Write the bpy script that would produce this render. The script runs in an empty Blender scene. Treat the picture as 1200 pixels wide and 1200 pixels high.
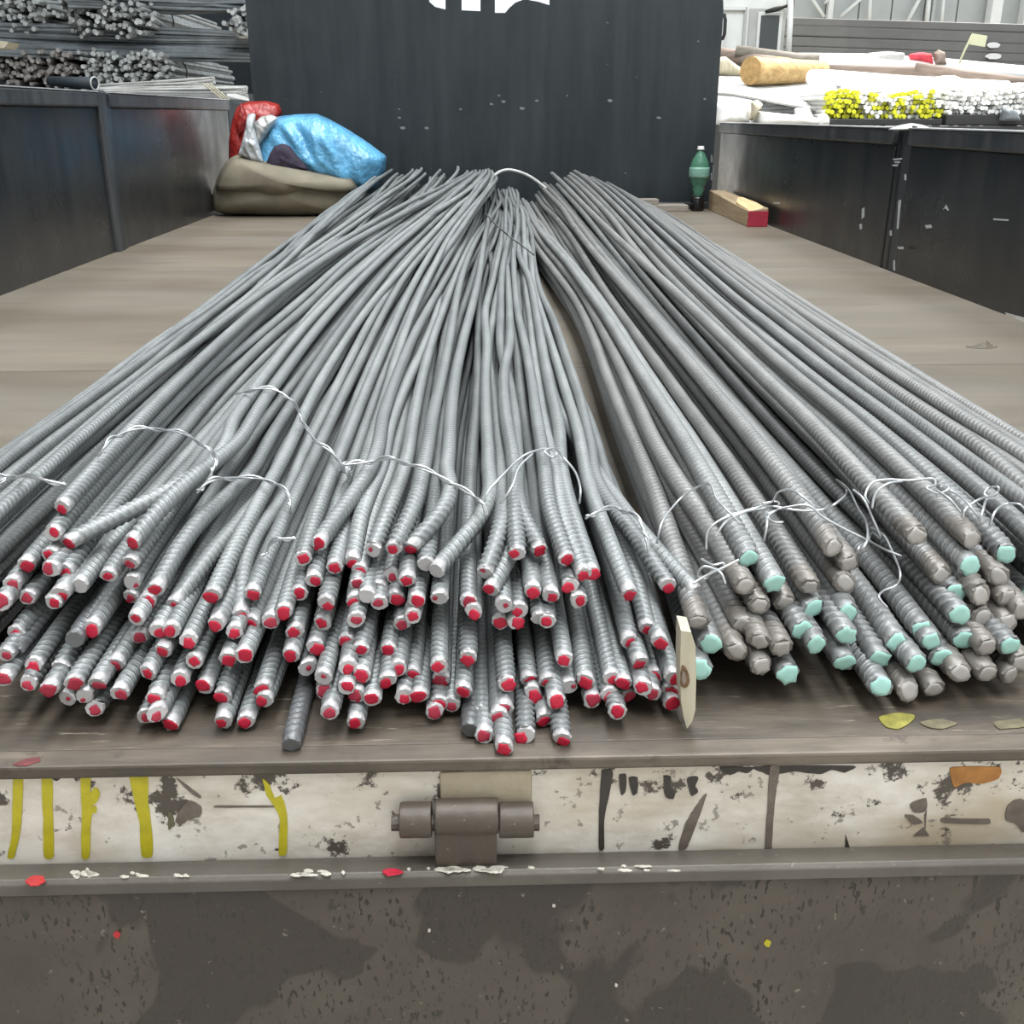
import bpy, bmesh, math, random
import numpy as np
from mathutils import Vector, Matrix, Euler, noise
from mathutils.geometry import tessellate_polygon

random.seed(7); rng = np.random.default_rng(11)
SC = bpy.context.scene
COL = SC.collection

# ------------------------------------------------------------------ camera, sky, sun, added overhead fills, exposure
FPX = 1200.0
PITCH = math.atan(465 / 1200); YAW = math.atan(40 / 1200 * math.cos(PITCH)); CAMH = 0.40
Fv = np.array([math.sin(YAW) * math.cos(PITCH), math.cos(YAW) * math.cos(PITCH), -math.sin(PITCH)])
Rv = np.array([math.cos(YAW), -math.sin(YAW), 0.0]); Uv = np.cross(Rv, Fv)
CP = np.array([0.0, 0.0, CAMH])
cam_data = bpy.data.cameras.new('camera'); cam = bpy.data.objects.new('camera', cam_data); COL.objects.link(cam)
cam_data.sensor_fit = 'HORIZONTAL'; cam_data.sensor_width = 36.0; cam_data.lens = 36.0 * FPX / 1200.0
cam_data.clip_start = 0.02; cam_data.clip_end = 500
cam.location = CP.tolist(); cam.rotation_euler = (math.pi / 2 - PITCH, 0, -YAW)
SC.camera = cam

world = bpy.data.worlds.new('sky'); SC.world = world; world.use_nodes = True
bg = world.node_tree.nodes['Background']; bg.inputs[0].default_value = (0.86, 0.94, 1.0, 1); bg.inputs[1].default_value = 1.25

sun_d = bpy.data.lights.new('sun', 'SUN'); sun_d.energy = 9.0; sun_d.angle = math.radians(0.6); sun_d.color = (1.0, 0.95, 0.86)
sun = bpy.data.objects.new('sun', sun_d); COL.objects.link(sun)
sun_dir = Vector((0.36, 0.36, 0.87)).normalized()          # towards the sun: ahead and right of the lorry
sun.rotation_euler = sun_dir.to_track_quat('Z', 'Y').to_euler()

def overhead_fill(loc, sx, sy, watts):
    d = bpy.data.lights.new('overhead_fill', 'AREA'); d.shape = 'RECTANGLE'; d.size = sx; d.size_y = sy
    d.energy = watts; d.color = (0.93, 0.97, 1.0)
    o = bpy.data.objects.new('overhead_fill', d); COL.objects.link(o); o.location = loc
    return o
overhead_fill((-3.0, 1.5, 5.9), 1.6, 9.0, 260)                  # area lights added below the roof slabs to brighten the bed
overhead_fill((0.3, 1.5, 5.9), 1.6, 9.0, 800)
overhead_fill((3.2, 1.5, 5.9), 1.6, 9.0, 260)

SC.view_settings.view_transform = 'Standard'; SC.view_settings.look = 'None'
SC.view_settings.exposure = 0.0; SC.view_settings.gamma = 1.0; SC.view_settings.use_curve_mapping = False

# ------------------------------------------------------------------ geometry helpers
def ray(x, y): return Fv + Rv * ((x - 600) / FPX) - Uv * ((y - 600) / FPX)
def atz(x, y, z): d = ray(x, y); return CP + d * ((z - CAMH) / d[2])
def aty(x, y, Y): d = ray(x, y); return CP + d * (Y / d[1])
def atx(x, y, X): d = ray(x, y); return CP + d * (X / d[0])
def proj(P):
    q = np.asarray(P) - CP; zc = q @ Fv
    return np.stack([600 + FPX * (q @ Rv) / zc, 600 - FPX * (q @ Uv) / zc, zc], -1)

def tag(o, label=None, cat=None, group=None, kind=None):
    if label: o['label'] = label
    if cat: o['category'] = cat
    if group: o['group'] = group
    if kind: o['kind'] = kind
    return o
def empty(name, loc, label=None, cat=None, group=None, kind=None):
    o = bpy.data.objects.new(name, None); COL.objects.link(o); o.location = tuple(loc); o.empty_display_size = 0.05
    return tag(o, label, cat, group, kind)
def world_of(o):
    v = Vector(o.location)
    while o.parent: o = o.parent; v += Vector(o.location)
    return v
def link(name, me, mat, parent=None, base=(0, 0, 0)):
    o = bpy.data.objects.new(name, me); COL.objects.link(o)
    if mat: me.materials.append(mat)
    b = Vector(base)
    if parent: o.parent = parent; b = b - world_of(parent)
    o.location = b
    return o
def mk(name, verts, faces, mat, parent=None, smooth=False, bevel=0.0):
    """verts in world space; the object's origin goes to the middle of its base"""
    v = np.asarray([tuple(p) for p in verts], float)
    base = np.array([(v[:, 0].min() + v[:, 0].max()) / 2, (v[:, 1].min() + v[:, 1].max()) / 2, v[:, 2].min()])
    me = bpy.data.meshes.new(name); me.from_pydata((v - base).tolist(), [], faces)
    bm = bmesh.new(); bm.from_mesh(me)
    bmesh.ops.recalc_face_normals(bm, faces=bm.faces)
    if bevel: bmesh.ops.bevel(bm, geom=bm.edges[:], offset=bevel, segments=2, affect='EDGES', profile=0.5)
    bm.to_mesh(me); bm.free()
    if smooth: me.polygons.foreach_set('use_smooth', [True] * len(me.polygons))
    return link(name, me, mat, parent, base)
BF = [(0, 1, 2, 3), (7, 6, 5, 4), (0, 4, 5, 1), (1, 5, 6, 2), (2, 6, 7, 3), (3, 7, 4, 0)]
def box(name, x0, x1, y0, y1, z0, z1, mat, parent=None, bevel=0.0):
    v = [(x0, y0, z0), (x1, y0, z0), (x1, y1, z0), (x0, y1, z0), (x0, y0, z1), (x1, y0, z1), (x1, y1, z1), (x0, y1, z1)]
    return mk(name, v, BF, mat, parent, bevel=bevel)
def tube_geo(pts, rad, n=8, caps=True):
    """swept tube: verts, faces"""
    P = [Vector(p) for p in pts]; R = rad if hasattr(rad, '__len__') else [rad] * len(P)
    V = []; Fc = []
    t = (P[1] - P[0]).normalized(); u = t.orthogonal().normalized()
    for i, p in enumerate(P):
        a = P[max(i - 1, 0)]; b = P[min(i + 1, len(P) - 1)]
        t = (b - a).normalized(); u = (u - t * u.dot(t)).normalized(); w = t.cross(u)
        for k in range(n):
            an = 2 * math.pi * k / n; V.append(p + (u * math.cos(an) + w * math.sin(an)) * R[i])
    for i in range(len(P) - 1):
        for k in range(n):
            k2 = (k + 1) % n; Fc.append((i * n + k, i * n + k2, (i + 1) * n + k2, (i + 1) * n + k))
    if caps:
        Fc.append(tuple(reversed(range(n)))); m = (len(P) - 1) * n; Fc.append(tuple(range(m, m + n)))
    return V, Fc
def merge(parts):
    V = []; Fc = []
    for v, f in parts:
        o = len(V); V += list(v); Fc += [tuple(i + o for i in q) for q in f]
    return V, Fc
def smooth_path(pts, sub=6):
    P = [Vector(p) for p in pts]; out = []
    for i in range(len(P) - 1):
        p0 = P[max(i - 1, 0)]; p1 = P[i]; p2 = P[i + 1]; p3 = P[min(i + 2, len(P) - 1)]
        for k in range(sub):
            t = k / sub
            out.append(0.5 * ((2 * p1) + (p2 - p0) * t + (2 * p0 - 5 * p1 + 4 * p2 - p3) * t * t + (3 * p1 - p0 - 3 * p2 + p3) * t ** 3))
    out.append(P[-1]); return out
def round_poly(poly, sub=4, jit=0.35):
    rs = random.Random(int(poly[0][0] * 7 + poly[0][1])); n = len(poly); out = []
    if n < 4: return poly
    for i in range(n):
        p0, p1, p2, p3 = (np.array(poly[(i + k) % n], float) for k in (-1, 0, 1, 2))
        for k in range(sub):
            t = k / sub
            m1 = (p2 - p0) * 0.32; m2 = (p3 - p1) * 0.32
            q = (2*t**3-3*t**2+1)*p1 + (t**3-2*t**2+t)*m1 + (-2*t**3+3*t**2)*p2 + (t**3-t**2)*m2
            out.append((q[0] + rs.uniform(-jit, jit), q[1] + rs.uniform(-jit, jit)))
    return out
def plate_px(name, poly, Y, th, mat, parent=None, rnd=True):
    """thin solid with a traced outline standing at distance Y, facing -Y"""
    if rnd: poly = round_poly(poly)
    fr = [aty(x, y, Y) for x, y in poly]; n = len(fr)
    tri = tessellate_polygon([[Vector((p[0], p[2], 0)) for p in fr]])
    V = [tuple(p - np.array([0, th, 0])) for p in fr] + [tuple(p) for p in fr]
    Fc = [tuple(t) for t in tri] + [tuple(i + n for i in reversed(t)) for t in tri]
    Fc += [(i, (i + 1) % n, (i + 1) % n + n, i + n) for i in range(n)]
    return mk(name, V, Fc, mat, parent)
def flat_px(name, poly, z, th, mat, parent=None):
    """thin solid with a traced outline lying at height z"""
    poly = round_poly(poly)
    lo = [atz(x, y, z) for x, y in poly]; n = len(lo)
    tri = tessellate_polygon([[Vector((p[0], p[1], 0)) for p in lo]])
    V = [tuple(p + np.array([0, 0, th])) for p in lo] + [tuple(p) for p in lo]
    Fc = [tuple(t) for t in tri] + [tuple(i + n for i in reversed(t)) for t in tri]
    Fc += [(i, (i + 1) % n, (i + 1) % n + n, i + n) for i in range(n)]
    return mk(name, V, Fc, mat, parent)
def lump(name, poly, Y, depth, mat, parent=None, amp=0.01, freq=12, rings=9, nb=56, ridged=False, seed=0.0, back=0.5, center=None):
    """a soft body with a traced silhouette, real depth and a crumpled surface"""
    fr = [aty(x, y, Y) for x, y in poly]
    P = [Vector((p[0], p[2])) for p in fr]
    L = [0]
    for i in range(len(P)): L.append(L[-1] + (P[(i + 1) % len(P)] - P[i]).length)
    B = []
    for k in range(nb):
        s = L[-1] * k / nb
        i = max(j for j in range(len(P)) if L[j] <= s + 1e-9); t = (s - L[i]) / max(L[i + 1] - L[i], 1e-9)
        B.append(P[i].lerp(P[(i + 1) % len(P)], t))
    if center is not None: q = aty(center[0], center[1], Y); c = Vector((q[0], q[2]))
    else: c = sum(B, Vector((0, 0))) / nb
    V = []; Fc = []
    def nz(x, y, z):
        p = Vector((x + seed + z * 0.5, y, z * (0.5 if ridged else 1))) * freq
        if ridged: return (1 - abs(noise.noise(p)) * 2.2) * 0.7 + noise.noise(p * 2.3) * 0.5
        return noise.noise(p) + 0.4 * noise.noise(p * 2.1)
    fronts = []
    for side in (-1, 1):
        for r in range(rings, -1, -1) if side == -1 else range(1, rings):
            t = r / rings
            if side == 1: t = r / rings
            for b in (B if r > 0 else [None]):
                q = c if b is None else c.lerp(b, t)
                d = math.sqrt(max(0.0, 1 - t ** 2.4))
                yy = Y + side * depth * d * (1 if side == -1 else back)
                yy += nz(q.x, side * 0.3, q.y) * amp * min(1, d * 1.6) * (-1)
                V.append((q.x, yy, q.y))
            fronts.append((side, r))
    # index helpers
    def idx(side, r, k):
        if r == rings: return k % nb
        if side == -1:
            if r == 0: return rings * nb
            return (rings - r) * nb + k % nb
        base = rings * nb + 1
        return base + (r - 1) * nb + k % nb
    for r in range(rings, 1, -1):
        for k in range(nb):
            Fc.append((idx(-1, r, k), idx(-1, r, k + 1), idx(-1, r - 1, k + 1), idx(-1, r - 1, k)))
            Fc.append((idx(1, r - 1, k), idx(1, r - 1, k + 1), idx(1, r, k + 1), idx(1, r, k)))
    for k in range(nb):
        Fc.append((idx(-1, 1, k), idx(-1, 1, k + 1), idx(-1, 0, 0)))
    Fc.append(tuple(idx(1, 1, k) for k in range(nb)))
    return mk(name, V, Fc, mat, parent, smooth=True)

# ------------------------------------------------------------------ materials
class NT:
    def __init__(s, name):
        s.m = bpy.data.materials.new(name); s.m.use_nodes = True; s.t = s.m.node_tree
        s.b = s.t.nodes['Principled BSDF']
    def n(s, typ, **kw):
        nd = s.t.nodes.new(typ)
        for k, v in kw.items(): setattr(nd, k, v)
        return nd
    def l(s, a, b): s.t.links.new(a, b)
    def coord(s, scale=(1, 1, 1), out='Object', rot=(0, 0, 0)):
        c = s.n('ShaderNodeTexCoord'); mp = s.n('ShaderNodeMapping'); mp.inputs['Scale'].default_value = scale
        mp.inputs['Rotation'].default_value = rot
        s.l(c.outputs[out], mp.inputs[0]); return mp.outputs[0]
    def noise(s, vec, scale=5, detail=5, rough=0.6, dist=0.0):
        nd = s.n('ShaderNodeTexNoise'); nd.inputs['Scale'].default_value = scale; nd.inputs['Detail'].default_value = detail
        nd.inputs['Roughness'].default_value = rough; nd.inputs['Distortion'].default_value = dist
        if vec: s.l(vec, nd.inputs['Vector'])
        return nd.outputs[0]
    def ramp(s, fac, stops):
        r = s.n('ShaderNodeValToRGB'); e = r.color_ramp.elements
        while len(e) < len(stops): e.new(0.5)
        for el, (p, c) in zip(e, stops):
            el.position = p; el.color = (c, c, c, 1) if not hasattr(c, '__len__') else (*c[:3], 1)
        s.l(fac, r.inputs[0]); return r.outputs[0]
    def mix(s, fac, a, b, typ='MIX'):
        m = s.n('ShaderNodeMix', data_type='RGBA', blend_type=typ)
        for sock, val in ((m.inputs[0], fac), (m.inputs[6], a), (m.inputs[7], b)):
            if hasattr(val, 'is_linked') or hasattr(val, 'links'): s.l(val, sock)
            elif hasattr(val, '__len__'): sock.default_value = (*val[:3], 1)
            else: sock.default_value = val
        return m.outputs[2]
    def math(s, op, a, b=None, c=None):
        m = s.n('ShaderNodeMath', operation=op)
        for i, v in enumerate((a, b, c)):
            if v is None: continue
            if hasattr(v, 'links'): s.l(v, m.inputs[i])
            else: m.inputs[i].default_value = v
        return m.outputs[0]
    def base(s, c):
        if hasattr(c, 'links'): s.l(c, s.b.inputs['Base Color'])
        else: s.b.inputs['Base Color'].default_value = (*c[:3], 1)
    def rough(s, v):
        if hasattr(v, 'links'): s.l(v, s.b.inputs['Roughness'])
        else: s.b.inputs['Roughness'].default_value = v
    def metal(s, v): s.b.inputs['Metallic'].default_value = v
    def bump(s, h, strength=0.3, dist=0.002):
        b = s.n('ShaderNodeBump'); b.inputs['Strength'].default_value = strength; b.inputs['Distance'].default_value = dist
        s.l(h, b.inputs['Height']); s.l(b.outputs[0], s.b.inputs['Normal'])

def simple(name, col, rough=0.6, metal=0.0, var=0.15, scale=20, bump=0.0):
    t = NT(name); v = t.coord(); nz = t.noise(v, scale)
    lo = tuple(c * (1 - var) for c in col); hi = tuple(min(1, c * (1 + var)) for c in col)
    t.base(t.ramp(nz, [(0.3, lo), (0.7, hi)])); t.rough(rough); t.metal(metal)
    if bump: t.bump(nz, bump, 0.004)
    return t.m

def rebar_mat(name, lo, hi, pale=None, metal=0.35, rough=0.42, plen=1.2):
    """u runs round the bar, v counts ribs from the cut end; beyond the modelled ribs the relief is bump"""
    t = NT(name)
    uv = t.n('ShaderNodeUVMap'); uv.uv_map = 'UVMap'
    sx = t.n('ShaderNodeSeparateXYZ'); t.l(uv.outputs[0], sx.inputs[0]); u, v = sx.outputs[0], sx.outputs[1]
    oi = t.n('ShaderNodeObjectInfo')
    vec = t.coord()
    n1 = t.noise(vec, 9, 4); n2 = t.noise(vec, 240, 3)
    c = t.ramp(n1, [(0.3, lo), (0.7, hi)])
    c = t.mix(0.35, c, t.ramp(oi.outputs['Random'], [(0.0, tuple(k * 0.72 for k in lo)), (0.5, lo), (1.0, tuple(min(1, k * 1.25) for k in hi))]))
    c = t.mix(t.ramp(n2, [(0.35, 0.35), (0.62, 0.0)]), c, (0.10, 0.085, 0.07))
    fr = t.math('FRACT', v)
    rib = t.ramp(fr, [(0.0, 0.0), (0.52, 0.0), (0.62, 1.0), (0.86, 1.0), (0.98, 0.0)])
    cres = t.math('POWER', t.math('ABSOLUTE', t.math('SINE', t.math('MULTIPLY', u, 2 * math.pi))), 0.5)
    ribh = t.math('MULTIPLY', rib, cres)
    c = t.mix(t.math('MULTIPLY', ribh, 0.24), c, tuple(min(1, k * 1.8) for k in hi))          # rib crests coloured lighter, a painted glint that sharpens the relief
    if pale:
        edge = t.math('ADD', v, t.math('MULTIPLY', t.noise(vec, 200, 2), plen))
        c = t.mix(t.ramp(t.math('MULTIPLY', edge, 0.5), [(0.16, 0.85), (0.42, 0.0)]), c, pale)
    t.base(c); t.metal(metal); t.rough(t.ramp(n1, [(0.3, rough - 0.06), (0.7, rough + 0.1)]))
    far = t.math('GREATER_THAN', v, NRIB_FLAG)
    t.bump(t.math('ADD', t.math('MULTIPLY', ribh, far), t.math('MULTIPLY', n2, 0.12)), 0.75, 0.0008)
    return t.m
NRIB_FLAG = 0.0   # bump runs everywhere; on modelled ribs it only sharpens the crest

M = {}
M['red_steel'] = rebar_mat('rebar_grey', (0.15, 0.162, 0.165), (0.265, 0.278, 0.276), pale=(0.47, 0.45, 0.45), metal=0.3, rough=0.46)
M['dark_steel'] = rebar_mat('rebar_dark', (0.10, 0.105, 0.11), (0.17, 0.175, 0.18))
M['green_steel'] = rebar_mat('rebar_heavy', (0.148, 0.154, 0.155), (0.262, 0.268, 0.264), metal=0.3, rough=0.46)
M['brown_steel'] = rebar_mat('rebar_heavy_brown', (0.148, 0.15, 0.148), (0.262, 0.26, 0.252), pale=(0.185, 0.165, 0.145), metal=0.3, rough=0.46, plen=-3.0)
M['red_paint'] = simple('red_paint', (0.43, 0.004, 0.03), 0.48, 0, 0.3, 300, 0.2)
M['dull_red_paint'] = simple('dull_red_paint', (0.34, 0.02, 0.045), 0.55, 0, 0.35, 300, 0.2)
M['mint_paint'] = simple('mint_paint', (0.33, 0.57, 0.50), 0.55, 0, 0.14, 260, 0.2)
M['cut_steel'] = simple('cut_steel', (0.40, 0.375, 0.35), 0.45, 0.3, 0.3, 200, 0.3)
M['wire'] = simple('wire', (0.62, 0.63, 0.64), 0.32, 0.75, 0.12, 100)
M['dark_wire'] = simple('dark_wire', (0.10, 0.10, 0.10), 0.5, 0.5, 0.2, 100)

def deck_mat():
    t = NT('deck_ply'); v = t.coord((0.9, 3.2, 1)); n = t.noise(v, 1.7, 7, 0.6, 0.5)
    v2 = t.coord((0.7, 2.0, 1)); n2 = t.noise(v2, 2.0, 4, 0.6)
    c = t.ramp(n, [(0.25, (0.086, 0.069, 0.049)), (0.5, (0.134, 0.111, 0.082)), (0.75, (0.182, 0.154, 0.116))])
    c = t.mix(t.ramp(n2, [(0.42, 0.0), (0.7, 0.55)]), c, (0.15, 0.135, 0.12))
    v3 = t.coord((1.1, 13, 1)); n3 = t.noise(v3, 1.8, 5, 0.6)
    c = t.mix(t.ramp(n3, [(0.56, 0.0), (0.74, 0.6)]), c, (0.085, 0.066, 0.05))
    oi = t.n('ShaderNodeObjectInfo')
    c = t.mix(0.5, c, t.mix(oi.outputs['Random'], (0.8, 0.8, 0.8), (1.15, 1.12, 1.08)), 'MULTIPLY')
    t.base(c); t.rough(0.55); t.bump(n, 0.25, 0.003); return t.m
M['deck'] = deck_mat()

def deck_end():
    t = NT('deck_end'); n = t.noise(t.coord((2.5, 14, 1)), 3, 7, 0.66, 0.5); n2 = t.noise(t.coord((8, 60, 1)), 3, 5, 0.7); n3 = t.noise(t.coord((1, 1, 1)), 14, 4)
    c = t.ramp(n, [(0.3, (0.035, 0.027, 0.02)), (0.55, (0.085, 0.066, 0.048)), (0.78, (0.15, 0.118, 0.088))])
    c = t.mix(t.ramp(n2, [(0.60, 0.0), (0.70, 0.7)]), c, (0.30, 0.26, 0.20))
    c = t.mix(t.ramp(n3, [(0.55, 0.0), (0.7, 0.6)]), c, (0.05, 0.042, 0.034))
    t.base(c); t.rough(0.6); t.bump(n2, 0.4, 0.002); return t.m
M['deck_end'] = deck_end()  # dark weathered wood, darkened further to deepen the shade under the bars
def black_paint(name, col=(0.008, 0.0105, 0.0135), dirt=(0.070, 0.066, 0.058), amt=0.5, rough=0.36, low=0.0):
    t = NT(name)
    v = t.coord((9, 9, 0.9)); n = t.noise(v, 1.6, 6, 0.65)
    v2 = t.coord((1, 1, 1)); n2 = t.noise(v2, 3.0, 6, 0.65); n3 = t.noise(v2, 42, 4, 0.7)
    c = t.mix(t.ramp(n, [(0.40, 0.0), (0.75, amt)]), col, dirt)
    c = t.mix(t.ramp(n2, [(0.45, 0.0), (0.75, amt)]), c, tuple(k * 0.8 for k in dirt))
    if low:       # road dust and scuffing gathered along the foot of the panel
        sp = t.n('ShaderNodeSeparateXYZ'); t.l(v2, sp.inputs[0])
        z = t.math('ADD', sp.outputs[2], t.math('MULTIPLY', n2, 0.25))
        c = t.mix(t.ramp(z, [(0.10, low), (0.42, 0.0)]), c, (0.052, 0.045, 0.037))
    c = t.mix(t.ramp(n3, [(0.70, 0.0), (0.76, 0.55)]), c, (0.30, 0.30, 0.28))
    t.base(c); t.rough(t.ramp(n2, [(0.3, rough - 0.08), (0.75, rough + 0.22)])); t.bump(n2, 0.12, 0.01)
    t.b.inputs['Specular IOR Level'].default_value = 0.42
    return t.m
M['wall_black'] = black_paint('wall_black', (0.0065, 0.009, 0.0125), (0.055, 0.052, 0.046), low=0.5, amt=0.36, rough=0.28)
M['head_black'] = black_paint('head_black', (0.0065, 0.0115, 0.0150), (0.040, 0.048, 0.052), 0.4, 0.5)
M['rail_black'] = black_paint('rail_black', (0.018, 0.021, 0.025), (0.10, 0.10, 0.098), 0.6)
M['cap_steel'] = simple('cap_steel', (0.62, 0.62, 0.61), 0.3, 0.5, 0.25, 14)

def rust_edge():
    t = NT('rust_edge'); v = t.coord((2, 12, 12)); n = t.noise(v, 3, 7, 0.65); v2 = t.coord(); n2 = t.noise(v2, 30, 5, 0.7)
    c = t.ramp(n, [(0.3, (0.045, 0.036, 0.028)), (0.52, (0.10, 0.08, 0.06)), (0.75, (0.19, 0.155, 0.12))])
    c = t.mix(t.ramp(n2, [(0.58, 0.0), (0.68, 0.8)]), c, (0.055, 0.042, 0.032))
    t.base(c); t.rough(0.55); t.metal(0.15); t.bump(n2, 0.35, 0.002); return t.m
M['rust_edge'] = rust_edge()
def white_paint():
    t = NT('white_chipped'); v = t.coord(); v1 = t.coord((3, 1, 6)); n = t.noise(v1, 4, 6, 0.65)
    n2 = t.noise(v, 26, 8, 0.72); n3 = t.noise(v, 90, 3, 0.6); n4 = t.noise(t.coord((1, 1, 2.5)), 5, 4, 0.6)
    c = t.ramp(n, [(0.3, (0.42, 0.37, 0.30)), (0.5, (0.62, 0.57, 0.50)), (0.7, (0.76, 0.72, 0.66))])
    c = t.mix(t.ramp(n4, [(0.47, 0.0), (0.66, 0.75)]), c, (0.38, 0.30, 0.19))
    sp = t.n('ShaderNodeSeparateXYZ'); t.l(v, sp.inputs[0])
    topw = t.ramp(t.math('MULTIPLY', sp.outputs[2], 10.0), [(0.45, 0.0), (0.74, 0.075)])
    chip = t.math('ADD', n2, topw)
    c = t.mix(t.ramp(chip, [(0.615, 0.0), (0.64, 1.0)]), c, (0.075, 0.06, 0.048))
    c = t.mix(t.ramp(n3, [(0.64, 0.0), (0.68, 0.7)]), c, (0.16, 0.135, 0.11))
    t.base(c); t.rough(0.5); t.bump(t.math('SUBTRACT', n3, t.ramp(chip, [(0.615, 0.0), (0.64, 1.0)])), 0.3, 0.0015); return t.m
M['white_chip'] = white_paint()
def grime(name, a, b, stain=True, met=0.1):
    t = NT(name); v = t.coord(); n = t.noise(v, 7, 6, 0.62); n2 = t.noise(t.coord((1, 1, 0.9)), 7.5, 3.0, 0.5, 0.6)
    vs = t.coord((165, 165, 64)); n3 = t.noise(vs, 2.0, 2, 0.5); n5 = t.noise(v, 120, 4, 0.7)
    c = t.ramp(n, [(0.3, a), (0.7, b)])
    if stain:
        pit = t.math('MULTIPLY', t.ramp(n3, [(0.60, 0.0), (0.64, 0.9)]), t.ramp(n, [(0.42, 0.15), (0.55, 1.0)]))
        c = t.mix(pit, c, tuple(k * 0.35 for k in a))
        c = t.mix(t.ramp(n2, [(0.535, 0.0), (0.555, 0.8)]), c, (0.034, 0.026, 0.020))
    c = t.mix(t.ramp(n5, [(0.665, 0.0), (0.72, 0.6)]), c, (0.28, 0.25, 0.21))
    t.base(c); t.metal(met)
    t.rough(t.ramp(n2, [(0.535, 0.62), (0.565, 0.42)]) if stain else 0.5); t.bump(n5, 0.3, 0.002); return t.m
M['tailgate'] = grime('tailgate_board', (0.058, 0.046, 0.036), (0.100, 0.083, 0.066))
M['tail_rail'] = grime('tail_rail', (0.070, 0.060, 0.049), (0.128, 0.112, 0.094), False)
M['hinge'] = grime('hinge_iron', (0.042, 0.032, 0.024), (0.115, 0.09, 0.07), False, 0.2)
M['yellow'] = simple('yellow_paint', (0.42, 0.36, 0.012), 0.4, 0, 0.18, 60)
M['yellow_rub'] = simple('yellow_rubbed', (0.115, 0.10, 0.055), 0.6, 0, 0.4, 80)
M['old_red'] = simple('old_red', (0.11, 0.022, 0.022), 0.6, 0, 0.5, 120)
M['ochre_white'] = grime('ochre_white', (0.30, 0.245, 0.16), (0.50, 0.44, 0.34), False, 0.0)
M['yellow_dull'] = simple('yellow_dull', (0.20, 0.18, 0.03), 0.6, 0, 0.45, 90)
M['black_drip'] = simple('black_drip', (0.035, 0.028, 0.023), 0.4, 0, 0.3, 80)
M['brown_drip'] = simple('brown_drip', (0.13, 0.105, 0.085), 0.5, 0, 0.35, 80)
M['red_spot'] = simple('red_spot', (0.42, 0.02, 0.025), 0.45, 0, 0.3, 120)
M['orange_rust'] = simple('orange_rust', (0.36, 0.155, 0.035), 0.7, 0, 0.4, 45)
M['cream_scrape'] = simple('cream_scrape', (0.55, 0.51, 0.44), 0.6, 0, 0.25, 150)
M['tan'] = simple('tan_tarp', (0.17, 0.148, 0.105), 0.8, 0, 0.22, 9, 0.3)
M['blue'] = None
def plastic(name, col, rough=0.25, trans=0.0):
    t = NT(name); v = t.coord(); n = t.noise(v, 14, 4); t.base(t.ramp(n, [(0.3, tuple(c * 0.75 for c in col)), (0.7, tuple(min(1, c * 1.2) for c in col))]))
    t.rough(rough); n2 = t.n('ShaderNodeTexVoronoi', feature='DISTANCE_TO_EDGE'); n2.inputs['Scale'].default_value = 34
    t.l(t.coord((1, 1, 0.6)), n2.inputs['Vector'])
    t.bump(t.math('ADD', n2.outputs[0], t.noise(v, 40, 3)), 0.5, 0.012)
    t.b.inputs['Specular IOR Level'].default_value = 0.6
    return t.m
M['blue'] = plastic('blue_plastic', (0.11, 0.34, 0.55), 0.26)
M['red_plastic'] = plastic('red_plastic', (0.30, 0.022, 0.018), 0.35)
M['pale_plastic'] = plastic('pale_plastic', (0.45, 0.47, 0.48), 0.35)
M['purple'] = simple('purple_cloth', (0.022, 0.014, 0.03), 0.8, 0, 0.4, 30)
def wood(name, a, b, axis=(2, 30, 30)):
    t = NT(name); n = t.noise(t.coord(axis), 2, 5, 0.6, 0.4); t.base(t.ramp(n, [(0.3, a), (0.7, b)])); t.rough(0.7); t.bump(n, 0.3, 0.002); return t.m
M['wood'] = wood('raw_wood', (0.24, 0.17, 0.095), (0.40, 0.30, 0.19), (25, 2, 25))
M['fresh_wood'] = wood('fresh_wood', (0.62, 0.42, 0.20), (0.80, 0.60, 0.34), (25, 3, 25))
M['slat_wood'] = wood('slat_wood', (0.36, 0.32, 0.225), (0.54, 0.49, 0.37), (25, 25, 2))
M['knot'] = simple('knot', (0.15, 0.085, 0.04), 0.7, 0, 0.5, 120)
M['grey_wood'] = wood('grey_wood', (0.16, 0.14, 0.115), (0.27, 0.24, 0.20), (2, 25, 25))
M['leaf'] = simple('dry_leaf', (0.10, 0.085, 0.06), 0.7, 0, 0.4, 60)
M['ground'] = simple('yard_ground', (0.34, 0.32, 0.29), 0.8, 0, 0.25, 1.5)
M['bundle'] = simple('stock_rebar', (0.17, 0.19, 0.205), 0.5, 0.35, 0.35, 5)
M['bundle_end'] = simple('stock_ends', (0.36, 0.375, 0.37), 0.5, 0.3, 0.4, 14)
M['bundle_brown'] = simple('stock_ends_brown', (0.24, 0.225, 0.215), 0.55, 0.25, 0.4, 14)
M['bundle_pale'] = simple('stock_pale', (0.46, 0.46, 0.44), 0.45, 0.3, 0.3, 6)
M['navy'] = simple('rack_dark', (0.018, 0.026, 0.034), 0.7, 0, 0.3, 2)
M['roof'] = simple('roof_sheet', (0.45, 0.47, 0.48), 0.5, 0.2, 0.1, 1)
M['white'] = simple('white_sheet', (0.82, 0.82, 0.80), 0.55, 0, 0.06, 8)
M['cab_white'] = simple('cab_white', (0.70, 0.71, 0.68), 0.4, 0, 0.08, 3)
M['grey_trim'] = simple('grey_trim', (0.42, 0.42, 0.40), 0.5, 0, 0.1, 6)
M['dark_glass'] = simple('dark_glass', (0.055, 0.06, 0.06), 0.15, 0, 0.1, 2)
M['beam'] = simple('beam_grey', (0.15, 0.147, 0.14), 0.5, 0.2, 0.15, 3)
M['shed_grey'] = simple('shed_grey', (0.46, 0.48, 0.47), 0.6, 0, 0.08, 2)
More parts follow.
